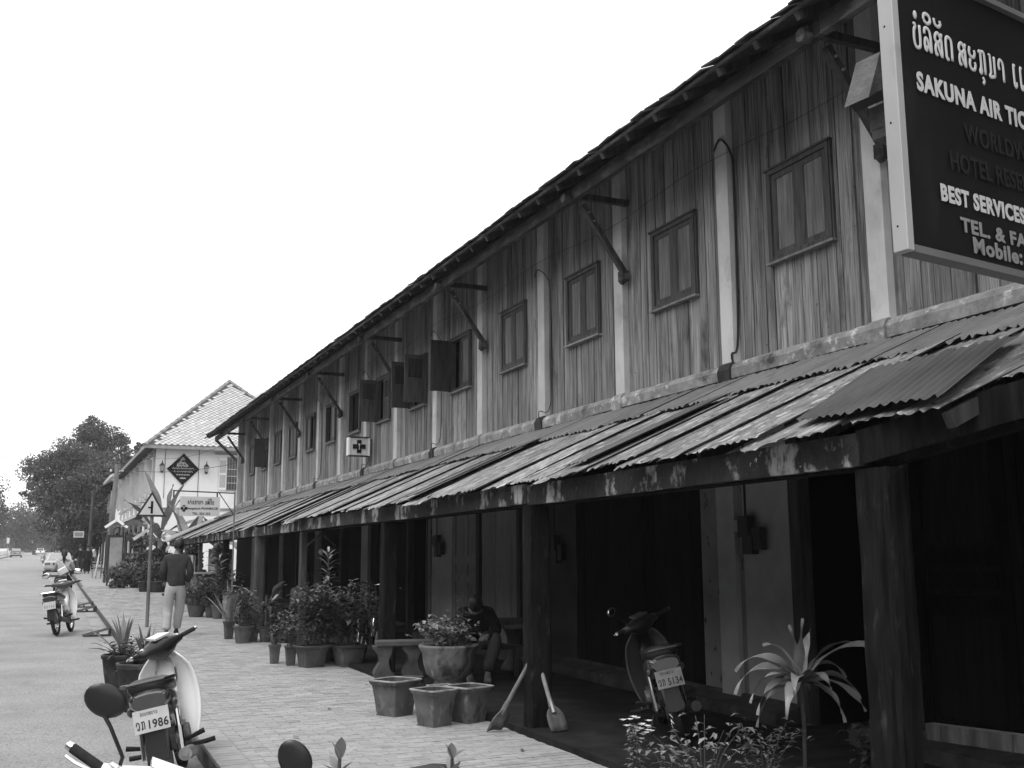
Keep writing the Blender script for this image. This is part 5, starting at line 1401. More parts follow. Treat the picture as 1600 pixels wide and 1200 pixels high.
def person(label, loc, rz, J, top, bottom, hair='short', female=False, shoe=SHOE, group=None, sc=1.0, topr=1.0, bot='trousers', bagw=None, botr=1.0, bare_leg=False):
    """J: joint positions in metres, y forward"""
    T = thing('person', label, 'person', loc, rz, group)
    if sc != 1.0: T.scale = (sc,) * 3
    g = {k: np.array(v, float) for k, v in J.items()}
    V = []; E_ = []; Rr = []
    idx = {}
    def av(k, p, r_, link=None):
        idx[k] = len(V); V.append(p); Rr.append(r_)
        if link is not None: E_.append((idx[link], idx[k]))
    av('pelvis', g['pelvis'], .115); av('waist', (g['pelvis'] * .55 + g['chest'] * .45), (.13, .10), 'pelvis'); av('chest', g['chest'], (.15, .105), 'waist')
    av('neck', g['neck'], .052, 'chest'); av('skull', g['head'] - (g['head'] - g['neck']) * .45, .05, 'neck')
    for s_ in 'lr':
        av('sh' + s_, g['sh' + s_], .058, 'chest'); av('el' + s_, g['el' + s_], .042, 'sh' + s_); av('wr' + s_, g['wr' + s_], .028, 'el' + s_)
        d = g['wr' + s_] - g['el' + s_]; d /= np.linalg.norm(d)
        av('palm' + s_, g['wr' + s_] + d * .06, (.036, .018), 'wr' + s_)
        av('hip' + s_, g['hip' + s_], .088, 'pelvis'); av('kn' + s_, g['kn' + s_], .058, 'hip' + s_)
        av('calf' + s_, g['kn' + s_] * .65 + g['an' + s_] * .35, .056, 'kn' + s_); av('an' + s_, g['an' + s_], .036, 'calf' + s_)
        av('toe' + s_, g['toe' + s_], (.04, .028), 'an' + s_)
    me = skin_mesh('body', V, E_, Rr, SKIN, T)
    hm = MB(); hc_ = g['head']; up_v = g['head'] - g['neck']; up_v = up_v / np.linalg.norm(up_v)
    face = np.array(g.get('face', (0, 1, 0)), float); face /= np.linalg.norm(face); face = face - up_v * (face @ up_v); face /= np.linalg.norm(face)
    side = np.cross(face, up_v)
    Rm = np.stack([side, face, up_v], 1)
    # skull with jaw
    n, m = 16, 12; Vh = []; Fh = []
    for i in range(m + 1):
        ph = math.pi * i / m; zc_ = -math.cos(ph)
        for j in range(n):
            th = 2 * math.pi * j / n
            jaw = 1 - .22 * max(0, -zc_) ** 1.2
            x = .074 * math.sin(ph) * math.cos(th) * jaw; y = (.092 if math.sin(th) > 0 else .100) * math.sin(ph) * math.sin(th) * (1 - .1 * max(0, -zc_) * (math.sin(th) < 0)); z = .122 * zc_
            Vh.append(Rm @ np.array((x, y, z)) + hc_)
    for i in range(m):
        for j in range(n): Fh.append((i * n + j, i * n + (j + 1) % n, (i + 1) * n + (j + 1) % n, (i + 1) * n + j))
    hm.add(Vh, Fh)
    def hp(x, y, z): return Rm @ np.array((x, y, z)) + hc_
    hm.tube([hp(0, .085, .02), hp(0, .105, -.015), hp(0, .098, -.03)], [.007, .014, .010], 6)
    hm.tube([hp(-.022, .084, -.062), hp(.022, .084, -.062)], .006, 6)
    for s_ in (-1, 1):
        hm.ball(hp(s_ * .077, -.005, -.01), .02, 8, 6, (.5, .8, 1.5)); hm.ball(hp(s_ * .03, .076, .012), .012, 6, 5)
    # fingers
    for s_ in 'lr':
        d = g['wr' + s_] - g['el' + s_]; d /= np.linalg.norm(d); a = np.cross(d, (0, 0, 1.0)); 
        if np.linalg.norm(a) < .1: a = np.array((0, 1.0, 0))
        a /= np.linalg.norm(a); b = np.cross(a, d); p = g['wr' + s_] + d * .06
        for q in range(4):
            o_ = a * (-.027 + .018 * q); L = (.062, .072, .068, .055)[q]
            hm.tube([p + o_ - d * .01, p + o_ + d * L * .5 - b * .006, p + o_ + d * L * .8 - b * .022], [.0095, .009, .007], 6)
        hm.tube([p - d * .035 - a * .025, p - a * .05 - b * .01, p + d * .022 - a * .052 - b * .02], [.011, .010, .008], 6)
    join_mb(me, hm); mobj('body', me, T)
    # clothing
    dn = (g['pelvis'] - g['chest']); dn /= np.linalg.norm(dn)
    Vt = [g['pelvis'] + dn * .07, g['pelvis'] + dn * .01, V[idx['waist']], g['chest'], g['neck'] - (g['neck'] - g['chest']) * .12]; Et = [(0, 1), (1, 2), (2, 3), (3, 4)]
    Rt = [(.17 * topr, .14), (.175 * topr, .145), (.175 * topr, .14), (.185 * topr, .135), .085]
    for s_ in 'lr':
        k = len(Vt); Vt += [g['sh' + s_] + (0, 0, -.012), g['el' + s_], g['wr' + s_] - (g['wr' + s_] - g['el' + s_]) * (.06 if topr >= 1 else .55)]
        Et += [(3, k), (k, k + 1), (k + 1, k + 2)]; Rt += [.080 * topr, .068 * topr, .05 * topr]
    me = skin_mesh('sweater', Vt, Et, Rt, top, T)
    for v in me.vertices:
        q = mnoise.noise(Vector(v.co) * 9); v.co += Vector(v.normal) * q * .010
    mobj('sweater' if topr >= 1 else 'blouse', me, T)
    Vb = [g['pelvis'] - dn * .12, g['pelvis'] - dn * .02, g['pelvis'] + dn * .05]; Eb = [(0, 1), (1, 2)]; Rb = [(.145, .115), (.165, .135), (.16, .13)]
    for s_ in 'lr':
        k = len(Vb); an = g['an' + s_] + (g['kn' + s_] - g['an' + s_]) * (.0 if not bare_leg else .85)
        Vb += [g['hip' + s_], g['kn' + s_] * .5 + g['hip' + s_] * .5, g['kn' + s_], (g['kn' + s_] + an) / 2, an]
        Eb += [(2, k), (k, k + 1), (k + 1, k + 2), (k + 2, k + 3), (k + 3, k + 4)]; Rb += [.112 * botr, .100 * botr, .086 * botr, .078 * botr, .072 * botr]
    me = skin_mesh(bot, Vb, Eb, Rb, bottom, T)
    for v in me.vertices:
        q = mnoise.noise(Vector((v.co.x * 9, v.co.y * 9, v.co.z * 16))); v.co += Vector(v.normal) * q * .012
    mobj(bot, me, T)
    # hair cap
    hb = MB(); Vh = []; Fh = []
    for i in range(9):
        ph = math.pi * i / 8 * .62
        for j in range(n):
            th = 2 * math.pi * j / n; back = math.sin(th) < .3
            p2 = ph * (1.12 if back else .78)
            x = .086 * math.sin(p2) * math.cos(th); y = .108 * math.sin(p2) * math.sin(th) - .006; z = .132 * math.cos(p2)
            Vh.append(hp(x, y, z))
    for i in range(8):
        for j in range(n): Fh.append((i * n + j, (i + 1) * n + j, (i + 1) * n + (j + 1) % n, i * n + (j + 1) % n))
    hb.add(Vh, Fh)
    if hair == 'ponytail':
        hb.tube([hp(0, -.10, .03), hp(0, -.15, -.03), hp(0, -.15, -.16), hp(.01, -.13, -.32)], [.03, .045, .042, .018], 8)
        hb.ball(hp(0, -.02, .0), .1, 10, 8, (.9, 1, 1.2))
    ho = hb.build('hair', HAIR, T, smooth='all'); ho.modifiers.new('s', 'SOLIDIFY').thickness = .012
    for s_ in 'lr':
        d = g['toe' + s_] - g['an' + s_]; d[2] = 0; d /= np.linalg.norm(d); sd = np.array((-d[1], d[0], 0)); an = g['an' + s_]; zf = g['toe' + s_][2] - .03
        mb = MB(); secs = []
        for t, w, h in ((-.07, .030, .075), (-.03, .038, .095), (.05, .040, .075), (.12, .044, .05), (.17, .03, .035)):
            c = an + d * t; secs.append([(c[0] + sd[0] * a * w, c[1] + sd[1] * a * w, zf + (0 if b < 0 else h)) for a, b in ((-1, -1), (-1, .4), (-.6, 1), (.6, 1), (1, .4), (1, -1))])
            secs[-1][1] = (secs[-1][1][0], secs[-1][1][1], zf + h * .55); secs[-1][4] = (secs[-1][4][0], secs[-1][4][1], zf + h * .55)
        loft(mb, secs); mb.build('shoe', shoe, T, smooth='all')
    return T
# man walking away
person('man seen from behind in a dark sweater and pale trousers walking along the pavement', (2.33, 20.1, gz(20.1, WALK)), R(-3),
       dict(pelvis=(0, 0, .90), chest=(0, .0, 1.24), neck=(0, .01, 1.43), head=(.03, .03, 1.56),
            shl=(-.175, 0, 1.34), ell=(-.235, -.03, 1.08), wrl=(-.17, .16, .93), shr=(.175, 0, 1.34), elr=(.245, -.04, 1.08), wrr=(.20, .13, .92),
            hipl=(-.09, 0, .86), knl=(-.11, .06, .48), anl=(-.12, -.02, .09), toel=(-.13, .12, .035),
            hipr=(.09, 0, .86), knr=(.09, .13, .50), anr=(.06, .26, .11), toer=(.07, .40, .06)), SWEAT, TROU, sc=1.03, botr=1.05)
# woman on the scooter
person('woman with a long dark ponytail and pale blouse riding a scooter by the kerb', (.80, 35.45, gz(35.45, 0)), R(-4),
       dict(pelvis=(0, -.12, .86), chest=(0, -.04, 1.20), neck=(0, -.01, 1.38), head=(0, .02, 1.52),
            shl=(-.16, -.02, 1.29), ell=(-.26, .10, 1.06), wrl=(-.30, .34, 1.02), shr=(.16, -.02, 1.29), elr=(.27, .10, 1.06), wrr=(.30, .34, 1.02),
            hipl=(-.09, -.12, .82), knl=(-.19, .27, .68), anl=(-.20, .14, .30), toel=(-.22, .27, .26),
            hipr=(.09, -.12, .82), knr=(.19, .27, .68), anr=(.20, .14, .30), toer=(.22, .27, .26)), SHIRTL, CLOTHD, hair='ponytail', topr=.96)
sb_ = thing('shoulder_bag', 'small white bag on the back of the woman riding the scooter', 'bag', (.78, 35.17, gz(35.2, 0) + 1.0), R(0))
sb_.rotation_euler = (R(6), R(-32), 0)
bevel_obj(MB().box((0, 0, 0), (.26, .05, .20)).build('bag', WHITEP, sb_), .03, 3)
MB().tube([(.12, 0, .08), (.1, .03, .25), (-.0, .12, .42)], .008, 5).build('strap', WHITEP, sb_)
# two dark walkers up the street
st = dict(pelvis=(0, 0, .92), chest=(0, 0, 1.27), neck=(0, .0, 1.46), head=(0, .02, 1.59), shl=(-.18, 0, 1.37), ell=(-.23, -.03, 1.1), wrl=(-.22, .05, .86),
          shr=(.18, 0, 1.37), elr=(.23, -.03, 1.1), wrr=(.22, .05, .86), hipl=(-.09, 0, .88), knl=(-.10, .05, .5), anl=(-.10, -.05, .09), toel=(-.11, .1, .035),
          hipr=(.09, 0, .88), knr=(.10, .08, .5), anr=(.10, .12, .09), toer=(.11, .27, .035))
person('person in long dark clothes walking away beside the far utility poles', (2.82, 68.5, gz(68.5, WALK)), R(0), st, CLOTHD, CLOTHD, botr=1.3)
person('second person in dark clothes a step ahead, half hidden by the first', (2.50, 71.0, gz(71, WALK)), R(5), st, CLOTHD, CLOTHM, botr=1.2)
person('distant walker in a white top by the foot of the big tree', (3.35, 76.0, gz(76, WALK)), R(180), st, HOUSEW, CLOTHD)
# youth seated on the porch bench, bent over
person('youth in dark clothes sitting bent forward on the porch bench', (4.86, 12.0, gz(12, PORCH)), R(158),
       dict(pelvis=(0, -.05, .46), chest=(0, .16, .70), neck=(0, .27, .80), head=(0, .37, .86), face=(0, .75, -.65),
            shl=(-.17, .17, .76), ell=(-.26, .26, .54), wrl=(-.12, .46, .50), shr=(.17, .17, .76), elr=(.25, .25, .54), wrr=(.08, .44, .50),
            hipl=(-.10, .0, .44), knl=(-.24, .40, .48), anl=(-.14, .46, .09), toel=(-.14, .60, .035),
            hipr=(.10, .0, .44), knr=(.26, .36, .46), anr=(.06, .62, .10), toer=(.04, .76, .04)), CLOTHD, CLOTHM, shoe=SHOEW)
# crouching figure behind the pots, and a figure in the doorway gloom
person('person crouching in the shade behind the broad-leaved potted plants', (4.55, 20.0, gz(20, PORCH)), R(200),
       dict(pelvis=(0, -.1, .34), chest=(0, .08, .66), neck=(0, .16, .82), head=(0, .22, .93), face=(0, .8, -.3),
            shl=(-.17, .1, .73), ell=(-.22, .25, .50), wrl=(-.08, .42, .45), shr=(.17, .1, .73), elr=(.22, .25, .5), wrr=(.08, .42, .45),
            hipl=(-.1, -.05, .30), knl=(-.17, .32, .52), anl=(-.13, .12, .09), toel=(-.13, .27, .035),
            hipr=(.1, -.05, .30), knr=(.17, .32, .52), anr=(.13, .12, .09), toer=(.13, .27, .035)), CLOTHM, CLOTHD)
LEAFST = mat('arching_leaf', .12, .26, 4, (1, 1, 1), rough=.42, spec=.5, rnd='obj', ramt=.45, layers=((.3, 7, (1, 1, 1), .62, .72),))
# ================================================================== POTS AND PLANTS
def pot_mesh(mb, w, h, kind='square', c=(0, 0, 0)):
    if kind == 'square':
        ph = 0.5; k = 24; q = 7
        r = w / 2 * .93
        mb.lathe([(r * .66, 0), (r * .66, .03 * h), (r * .70, .12 * h), (r * .78, .5 * h), (r * .88, .84 * h), (r * .97, .88 * h), (r * 1.0, .97 * h), (r * .98, h)], k, c, sqr=q, cap=False)
        mb.lathe([(.001, .02 * h), (r * .66, .02 * h)], k, c, sqr=q, cap=False)
        for sx in (-1, 1):
            for sy in (-1, 1): mb.box((c[0] + sx * r * .50, c[1] + sy * r * .50, c[2] + .0), (r * .28, r * .28, .06 * h))
    else:
        r = w / 2
        mb.lathe([(r * .68, 0), (r * .72, .06 * h), (r * .86, .5 * h), (r * .95, .86 * h), (r * 1.02, .90 * h), (r * 1.02, .98 * h)], 22, c, cap=False)
        mb.lathe([(.001, .01), (r * .68, .01)], 22, c, cap=False)
def soil_of(T, w, h, kind, m=None, depth=.84, cap=True):
    r = w / 2 * (.84 if kind == 'round' else .76) * (1 if cap and depth > .6 else .86)
    MB().lathe([(.001, depth * h), (r * .6, depth * h + .01), (r, depth * h)], 20, sqr=7 if kind == 'square' else None, cap=False).build('soil', m or SOIL, T)
def rim_of(T, w, h, kind, m):
    r = w / 2 * (.93 if kind == 'square' else 1.0); a, b = (24, 7) if kind == 'square' else (22, None)
    MB().lathe([(r * .985, .955 * h), (r * 1.035, .965 * h), (r * 1.035, 1.0 * h), (r * .94, 1.005 * h), (r * .92, .98 * h)], a, sqr=b, cap=False).build('rim', m, T, smooth=True)
    MB().lathe([(r * .93, .99 * h), (r * .86, .85 * h), (r * .76, .5 * h)], a, sqr=b, cap=False).build('inner_wall', SOILSHADE, T, smooth=True)  # darker material stands in for the shade inside the pot
def bush(T, h0, H, rad, n, size, m, seed, stems=7, up=.5, aspect=.5, flat=.8, narrow=False, name='foliage', flowers=0, fm=None):
    """stems with leaf blades set along and round them"""
    r = random.Random(seed); sm = MB(); lm = MB(); tips = []; sampl = []
    for i in range(stems):
        a = 6.28 * i / stems + r.uniform(-.4, .4); rr = rad * r.uniform(.25, .95); hh = H * r.uniform(.65, 1.0)
        if narrow: rr *= .4
        p0 = np.array((.05 * math.cos(a) * rad * 3, .05 * math.sin(a) * rad * 3, h0)); p1 = np.array((rr * .45 * math.cos(a), rr * .45 * math.sin(a), h0 + hh * .55)); p2 = np.array((rr * math.cos(a), rr * math.sin(a), h0 + hh))
        pts = smooth_path([p0, p1, p2], 4); sm.tube(pts, [max(.0025, .008 * (1 - k / 9)) for k in range(len(pts))], 5)
        sampl.append(pts)
    sm.build('stem', STEM, T)
    for k in range(n):
        pts = r.choice(sampl); t = r.uniform(.12, 1) ** .7; j = min(int(t * (len(pts) - 1)), len(pts) - 2); f = t * (len(pts) - 1) - j
        p = pts[j] * (1 - f) + pts[j + 1] * f
        a = r.uniform(0, 6.28); d = np.array((math.cos(a), math.sin(a), r.uniform(-.2, 1.0) * up * 2))
        off = np.array((r.gauss(0, 1), r.gauss(0, 1), r.gauss(0, .8))) * rad * .17 * (1 - t * .3)
        L = size * r.uniform(.6, 1.25)
        lm.leaf(p + off, d, L, L * aspect, r.uniform(.3, 1.3), 2, .12, base=.15)
    lm.build(name, m, T, kind=None, smooth=False)
    if flowers:
        fb = MB()
        for k in range(flowers):
            pts = r.choice(sampl); p = pts[-1] + np.array((r.gauss(0, .05), r.gauss(0, .05), r.uniform(0, .05)))
            for q in range(5):
                a = q * 1.2566; fb.leaf(p, (math.cos(a), math.sin(a), .5), .03, .022, .3, 2)
        fb.build('blossom', fm or FLOWER, T)
def blades(T, h0, H, n, w, m, seed, spread=.5, droop=.6, name='leaf', segs=6):
    r = random.Random(seed)
    for i in range(n):
        a = 2.4 * i + r.uniform(-.3, .3); el = r.uniform(.5, 1.4) if i % 3 else 1.4
        d = (math.cos(a) * spread * (1.5 - el) * 2, math.sin(a) * spread * (1.5 - el) * 2, el)
        MB().leaf((.02 * math.cos(a), .02 * math.sin(a), h0), d, H * r.uniform(.6, 1.05), w * r.uniform(.8, 1.2), droop * r.uniform(.3, 1.6), segs, .18, twist=r.uniform(-.6, .6), base=.5).build(name, m, T, smooth='all')
def potted(label, x, y, w, h, off=WALK, kind='square', potm=POT, plant=None, name='potted_plant', group=None, rz=None, **kw):
    T = thing(name, label, 'potted plant' if plant else 'flower pot', (x, y, gz(y, off)), rng.uniform(-.2, .2) if rz is None else rz, group)
    mb = MB(); pot_mesh(mb, w, h, kind); mb.build('pot', potm, T, smooth=True)
    soil_of(T, w, h, kind, None if plant else SOILSHADE, .84 if plant else .5)
    rim_of(T, w, h, kind, POT if plant else POTRIM)
    if plant: plant(T, h * .84)
    return T
G1 = 'potted plants massed beside the second post'
potted('large square pot with the densest shrub in the front cluster of pots', 3.45, 14.35, .44, .28, plant=lambda T, h: bush(T, h, .84, .52, 950, .10, LEAF, 21, 9), group=G1)
potted('large square pot with arching twiggy shrub and white buds nearest the second post', 3.93, 14.25, .46, .28, plant=lambda T, h: bush(T, h, .88, .62, 850, .11, LEAFD, 22, 12, flowers=14), group=G1)
potted('small square pot at the left end of the front cluster with a low leafy plant', 3.08, 14.95, .17, .25, plant=lambda T, h: bush(T, h, .36, .16, 120, .07, LEAF, 23, 5), group=G1)
potted('small square pot second from the left in the front cluster', 3.23, 14.62, .18, .26, plant=lambda T, h: bush(T, h, .50, .24, 220, .07, LEAF, 24, 6), group=G1)
potted('dark pot tucked between the two large square pots', 3.72, 14.72, .22, .25, kind='round', plant=lambda T, h: bush(T, h, .8, .30, 300, .10, LEAFD, 25, 6), group=G1)
def talltop(T, h):
    MB().tube([(0, 0, h), (.02, 0, 1.0), (.0, .02, 1.52)], [.018, .014, .006], 7).build('stem', STEM, T)
    r = random.Random(5)
    for i in range(46):
        t = i / 46; a = i * 2.4; z = .78 + .74 * t
        MB().leaf((.01 * math.cos(a), .01 * math.sin(a), z), (math.cos(a), math.sin(a), .55 + .9 * t ** 3), r.uniform(.17, .27) * (1.1 - .25 * t), .035, 1.0, 5, .15, base=.3).build('leaf', LEAFO if i % 2 else LEAF, T, smooth='all')
potted('tall slender plant with whorls of narrow leaves rising over the front cluster', 3.80, 14.95, .24, .26, kind='round', plant=talltop, group=G1)
G2 = 'potted plants in the middle cluster before the porch'
potted('square pot at the left end of the middle cluster with upright sword leaves', 3.15, 19.2, .20, .30, plant=lambda T, h: blades(T, h, .75, 16, .05, LEAFO, 31, .35, .4), group=G2)
potted('square pot of the middle cluster with a rounded small-leaved shrub', 3.22, 18.25, .30, .28, plant=lambda T, h: bush(T, h, .66, .36, 420, .08, LEAF, 32, 8, flowers=4), group=G2)
def broad(T, h, n=6, L=.5, seed=1, H=.62):
    r = random.Random(seed)
    MB().tube([(0, 0, h), (.0, .02, h + H * .6)], [.025, .018], 8).build('stem', STEM, T)
    for i in range(n):
        a = i * 2.1 + seed; el = r.uniform(.25, 1.0); d = np.array((math.cos(a), math.sin(a), el * 1.4)); d /= np.linalg.norm(d)
        p0 = np.array((0, 0, h + H * .4)); p1 = p0 + d * .22
        st_ = MB().tube([p0, p1], [.008, .005], 5).build('leaf_stalk', STEM, T)
        MB().leaf(p1, d, L * r.uniform(.8, 1.15), .14, .7, 9, .16, twist=r.uniform(-.5, .5), base=.15, wavy=.006).build('leaf', LEAFO, T, smooth='all')
potted('pot with big paddle-shaped leaves spread like wings in the middle cluster', 3.62, 18.35, .24, .22, kind='round', plant=lambda T, h: broad(T, h, 7, .46, 3, .95), group=G2)
potted('low pot with a pale label patch in the middle cluster', 3.42, 18.5, .26, .20, plant=lambda T, h: bush(T, h, .5, .3, 260, .09, LEAF, 34, 6), group=G2)
potted('low dark pot at the right end of the middle cluster', 3.72, 18.0, .24, .18, plant=lambda T, h: bush(T, h, .45, .28, 240, .09, LEAFD, 35, 6), group=G2)
G3 = 'potted plants in the far cluster beside the walking man'
def bigleaf(T, h):
    MB().tube([(0, 0, h), (.04, 0, .8), (.0, 0, 1.3)], [.02, .016, .01], 7).build('stem', STEM, T); r = random.Random(8)
    for i in range(26):
        a = i * 2.4; z = .5 + .85 * i / 26
        MB().leaf((0, 0, z), (math.cos(a), math.sin(a), .5 + .02 * i), r.uniform(.34, .5), .11, 1.1, 6, .14, base=.2).build('leaf', LEAFO if i % 3 == 0 else LEAFD, T, smooth='all')
potted('tall shrub with long glossy leaves standing by the thin sign pole', 3.78, 24.6, .3, .3, kind='round', plant=bigleaf, group=G3)
potted('round pot with a spreading shrub just right of the walking man', 3.42, 25.4, .42, .26, kind='round', plant=lambda T, h: bush(T, h, .7, .45, 380, .11, LEAF, 41, 8, flowers=4), group=G3)
potted('small pot in the far cluster between two bigger ones', 3.68, 25.1, .22, .22, kind='round', plant=lambda T, h: bush(T, h, .6, .35, 240, .1, LEAFD, 42, 6), group=G3)
potted('square pot at the back of the far cluster', 3.98, 24.9, .25, .26, plant=lambda T, h: bush(T, h, .9, .4, 300, .11, LEAFD, 43, 7), group=G3)
pc = thing('paint_tin_planter', 'square pale printed tin used as a planter at the foot of the sign pole', 'planter', (4.02, 24.4, gz(24.4, WALK)), .15)
MB().lathe([(.20, 0), (.20, .52), (.19, .53), (.18, .50)], 4, ph=.5, cap=False).build('tin', mat('faded_tin_print', .16, .34, 9, layers=((.05, 14, (1, 1, 1), .55, .6),)), pc)
MB().lathe([(.001, .48), (.19, .48)], 4, ph=.5, cap=False).build('soil', SOIL, pc)
bush(pc, .48, .55, .3, 200, .1, LEAF, 44, 6)
G4 = 'round tubs beyond the walking man'
potted('dark round tub with a low pale-flowered shrub, the right one of two', 3.98, 39.6, .72, .38, kind='round', potm=PLINTH, plant=lambda T, h: bush(T, h, .8, .5, 320, .14, LEAF, 51, 8, flowers=12), group=G4)
potted('dark round tub at the foot of the bush mound, the left one of two', 3.60, 40.2, .5, .36, kind='round', potm=PLINTH, plant=lambda T, h: bush(T, h, .7, .4, 260, .13, LEAF, 52, 8), group=G4)
# kerbside planters behind the nearest motorbikes
def brom(T, h): blades(T, h, .62, 30, .045, LEAFO, 61, .9, 1.1); bush(T, h, .25, .25, 120, .09, LEAFD, 62, 5)
potted('dark barrel planter of arching spiky leaves in the gutter, farther of the two', 1.06, 14.2, .5, .42, off=0, kind='round', potm=PLINTH, plant=brom, group='gutter planters')
potted('dark barrel planter hidden behind the white leg shield of the 1986 motorbike', 1.14, 12.3, .56, .50, off=0, kind='round', potm=PLINTH, plant=lambda T, h: (blades(T, h, .5, 22, .045, LEAF, 63, .9, 1.0), bush(T, h, .3, .28, 160, .09, LEAFD, 64, 5)), group='gutter planters')
# three empty square pots and the urn
G5 = 'empty square pots before the urn'
potted('empty square pot, leftmost of the three in front of the urn', 3.22, 10.0, .42, .33, potm=POTL, name='empty_pot', group=G5, rz=.5)
potted('empty square pot, the front middle one of the three', 3.36, 9.28, .37, .32, potm=POTL, name='empty_pot', group=G5, rz=.38)
potted('empty square pot with a pale drip down its left side, rightmost of the three', 3.72, 9.35, .38, .32, potm=POTL, name='empty_pot', group=G5, rz=.35)
potted('small dark pot hidden behind the gap between the empty pots', 3.6, 9.75, .26, .28, potm=POT, name='empty_pot', group=G5)
ur = thing('urn_planter', 'big fluted mottled stone urn with a leafy plant in front of the seated youth', 'urn', (4.20, 11.15, gz(11.15, PORCH)))
MB().lathe([(.19, 0), (.20, .03), (.15, .07), (.15, .10), (.24, .16), (.275, .28), (.285, .38), (.325, .45), (.325, .475), (.29, .475), (.26, .42), (.24, .36)], 48, flute=.022, fl=14, cap=False).build('urn', URN, ur, smooth='all')
MB().lathe([(.001, .38), (.26, .38)], 24, cap=False).build('soil', SOIL, ur)
bush(ur, .40, .36, .42, 620, .085, LEAFB, 71, 13, flat=.8, aspect=.5)
mb = MB(); r = random.Random(3)
for q in (-.03, .06):
    MB().tube([(.08 + q, 0, .4), (.10 + q, 0, .75), (.10 + q, 0, .98)], .004, 5).build('stem', STEM, ur)
    for i in range(12):
        z = .55 + .04 * i; s_ = 1 if i % 2 else -1
        mb.leaf((.10 + q, 0, z), (s_, .2, .3), .075, .03, 1.8, 3, .1)
mb.build('frond', LEAFB, ur)
st_ = thing('saucer', 'shallow bowl lying on the porch behind the empty pots', 'bowl', (4.02, 11.9, gz(11.9, PORCH)))
MB().lathe([(.08, 0), (.14, .05), (.15, .06), (.12, .04), (.001, .02)], 18, cap=False).build('bowl', CONC, st_, smooth=True)
# concrete bench and table
bn = thing('concrete_bench', 'low concrete bench with curved legs left of the urn', 'bench', (4.12, 12.35, gz(12.35, PORCH)), R(-12))
bevel_obj(MB().box((0, 0, .40), (.75, .30, .06)).build('seat', CONC, bn), .012)
leg = [(-.10, 0), (.12, 0), (.12, .05), (.07, .10), (.05, .2), (.09, .30), (.10, .37), (-.13, .37), (-.12, .33), (-.06, .26), (-.05, .18), (-.10, .10), (-.12, .05)]
for x in (-.28, .06): MB().prism(leg, (x, -.12, 0), (1, 0, 0), (0, 0, 1), (0, .24, 0)).build('leg', CONC, bn)
tb_ = thing('porch_table', 'round dark table beside the seated youth', 'table', (5.62, 12.6, gz(12.6, PORCH)))
MB().disc((0, 0, .55), (0, 0, 1), .42, .05, 28).build('table_top', CONC, tb_)
MB().lathe([(.16, 0), (.14, .06), (.07, .15), (.08, .4), (.14, .53)], 14).build('pedestal', CONC, tb_, smooth=True)
bn2 = thing('wooden_bench', 'dark wooden bench the youth sits on', 'bench', (4.95, 12.2, gz(12.2, PORCH)), R(-20))
MB().box((0, 0, .33), (1.1, .30, .04)).build('seat', WOODD, bn2)
for x in (-.48, .48):
    for y_ in (-.11, .11): MB().box((x, y_, .155), (.05, .05, .31)).build('leg', WOODD, bn2)
MB().box((.3, .22, .62), (.9, .04, .09)).build('backrest', WOODD, bn2)
MB().box((.7, .2, .48), (.04, .04, .32)).build('back_post', WOODD, bn2)
# shovels by the near post
def shovel(label, p_top, p_bot, yawd, m, L=.24):
    T = thing('shovel', label, 'shovel', tuple(p_bot), group='shovels leaning on the near post')
    d = np.array(p_top) - np.array(p_bot); Ld = np.linalg.norm(d); u = d / Ld
    MB().tube([u * .2, u * (Ld - .04)], [.020, .017], 10).tube([u * (Ld - .05), u * Ld], [.021, .019], 8).build('handle', SILLW, T, smooth=True)
    MB().tube([u * .16, u * .27], [.026, .024], 8).build('socket', STEELG, T, smooth=True)
    a = np.array((math.cos(yawd), math.sin(yawd), 0)); mb = MB(); V = []
    nrm_ = np.cross(a, u)
    for t, w in ((0, .085), (.06, .095), (.14, .09), (.19, .06), (.22, .02)):
        for s_ in (-1, -.5, 0, .5, 1): V.append(u * t + a * w * s_ + nrm_ * .018 * abs(s_))
    Fq = [(i * 5 + j, i * 5 + j + 1, (i + 1) * 5 + j + 1, (i + 1) * 5 + j) for i in range(4) for j in range(4)]
    mb.add(V, Fq); o = mb.build('blade', m, T, smooth='all'); o.modifiers.new('s', 'SOLIDIFY').thickness = .004
shovel('spade leaning left of the near post with a half dark blade', (3.97, 8.55, gz(8.5, PORCH) + .55), (3.72, 8.78, gz(8.8, WALK) + .01), .3, STEELG)
shovel('spade leaning right of the near post with a pale blade', (4.06, 8.60, gz(8.6, PORCH) + .60), (4.08, 8.22, gz(8.2, PORCH) + .01), .2, POTL)

# right foreground: strap-leaved dracaena and shrubs
dr = thing('strap_leaf_plant', 'tall bare-stemmed plant with a crown of long arching strap leaves, right foreground', 'plant', (4.52, 5.62, gz(5.6, PORCH)))
mb = MB(); pot_mesh(mb, .26, .14, 'round'); mb.build('pot', PLINTH, dr, smooth=True); soil_of(dr, .26, .14, 'round')
MB().tube([(0, 0, .1), (.01, 0, .45), (.0, 0, .70)], [.013, .012, .012], 8).build('stem', STEM, dr, smooth=True)
cu_ = np.array(rt)
def dleaf(right, upz, back, L, w, droop, tw=0.0, wv=.010, z=.68):
    d = cu_ * right + np.array((0.0, 0, upz)) + np.array((cu_[1] * -1, cu_[0], 0)) * back
    MB().leaf((0, 0, z), d, L, w * 1.6, droop, 16, .16, twist=tw * 1.3, base=.3, tip=.02, wavy=wv, tp=1.1).build('leaf', LEAFST, dr, smooth='all')
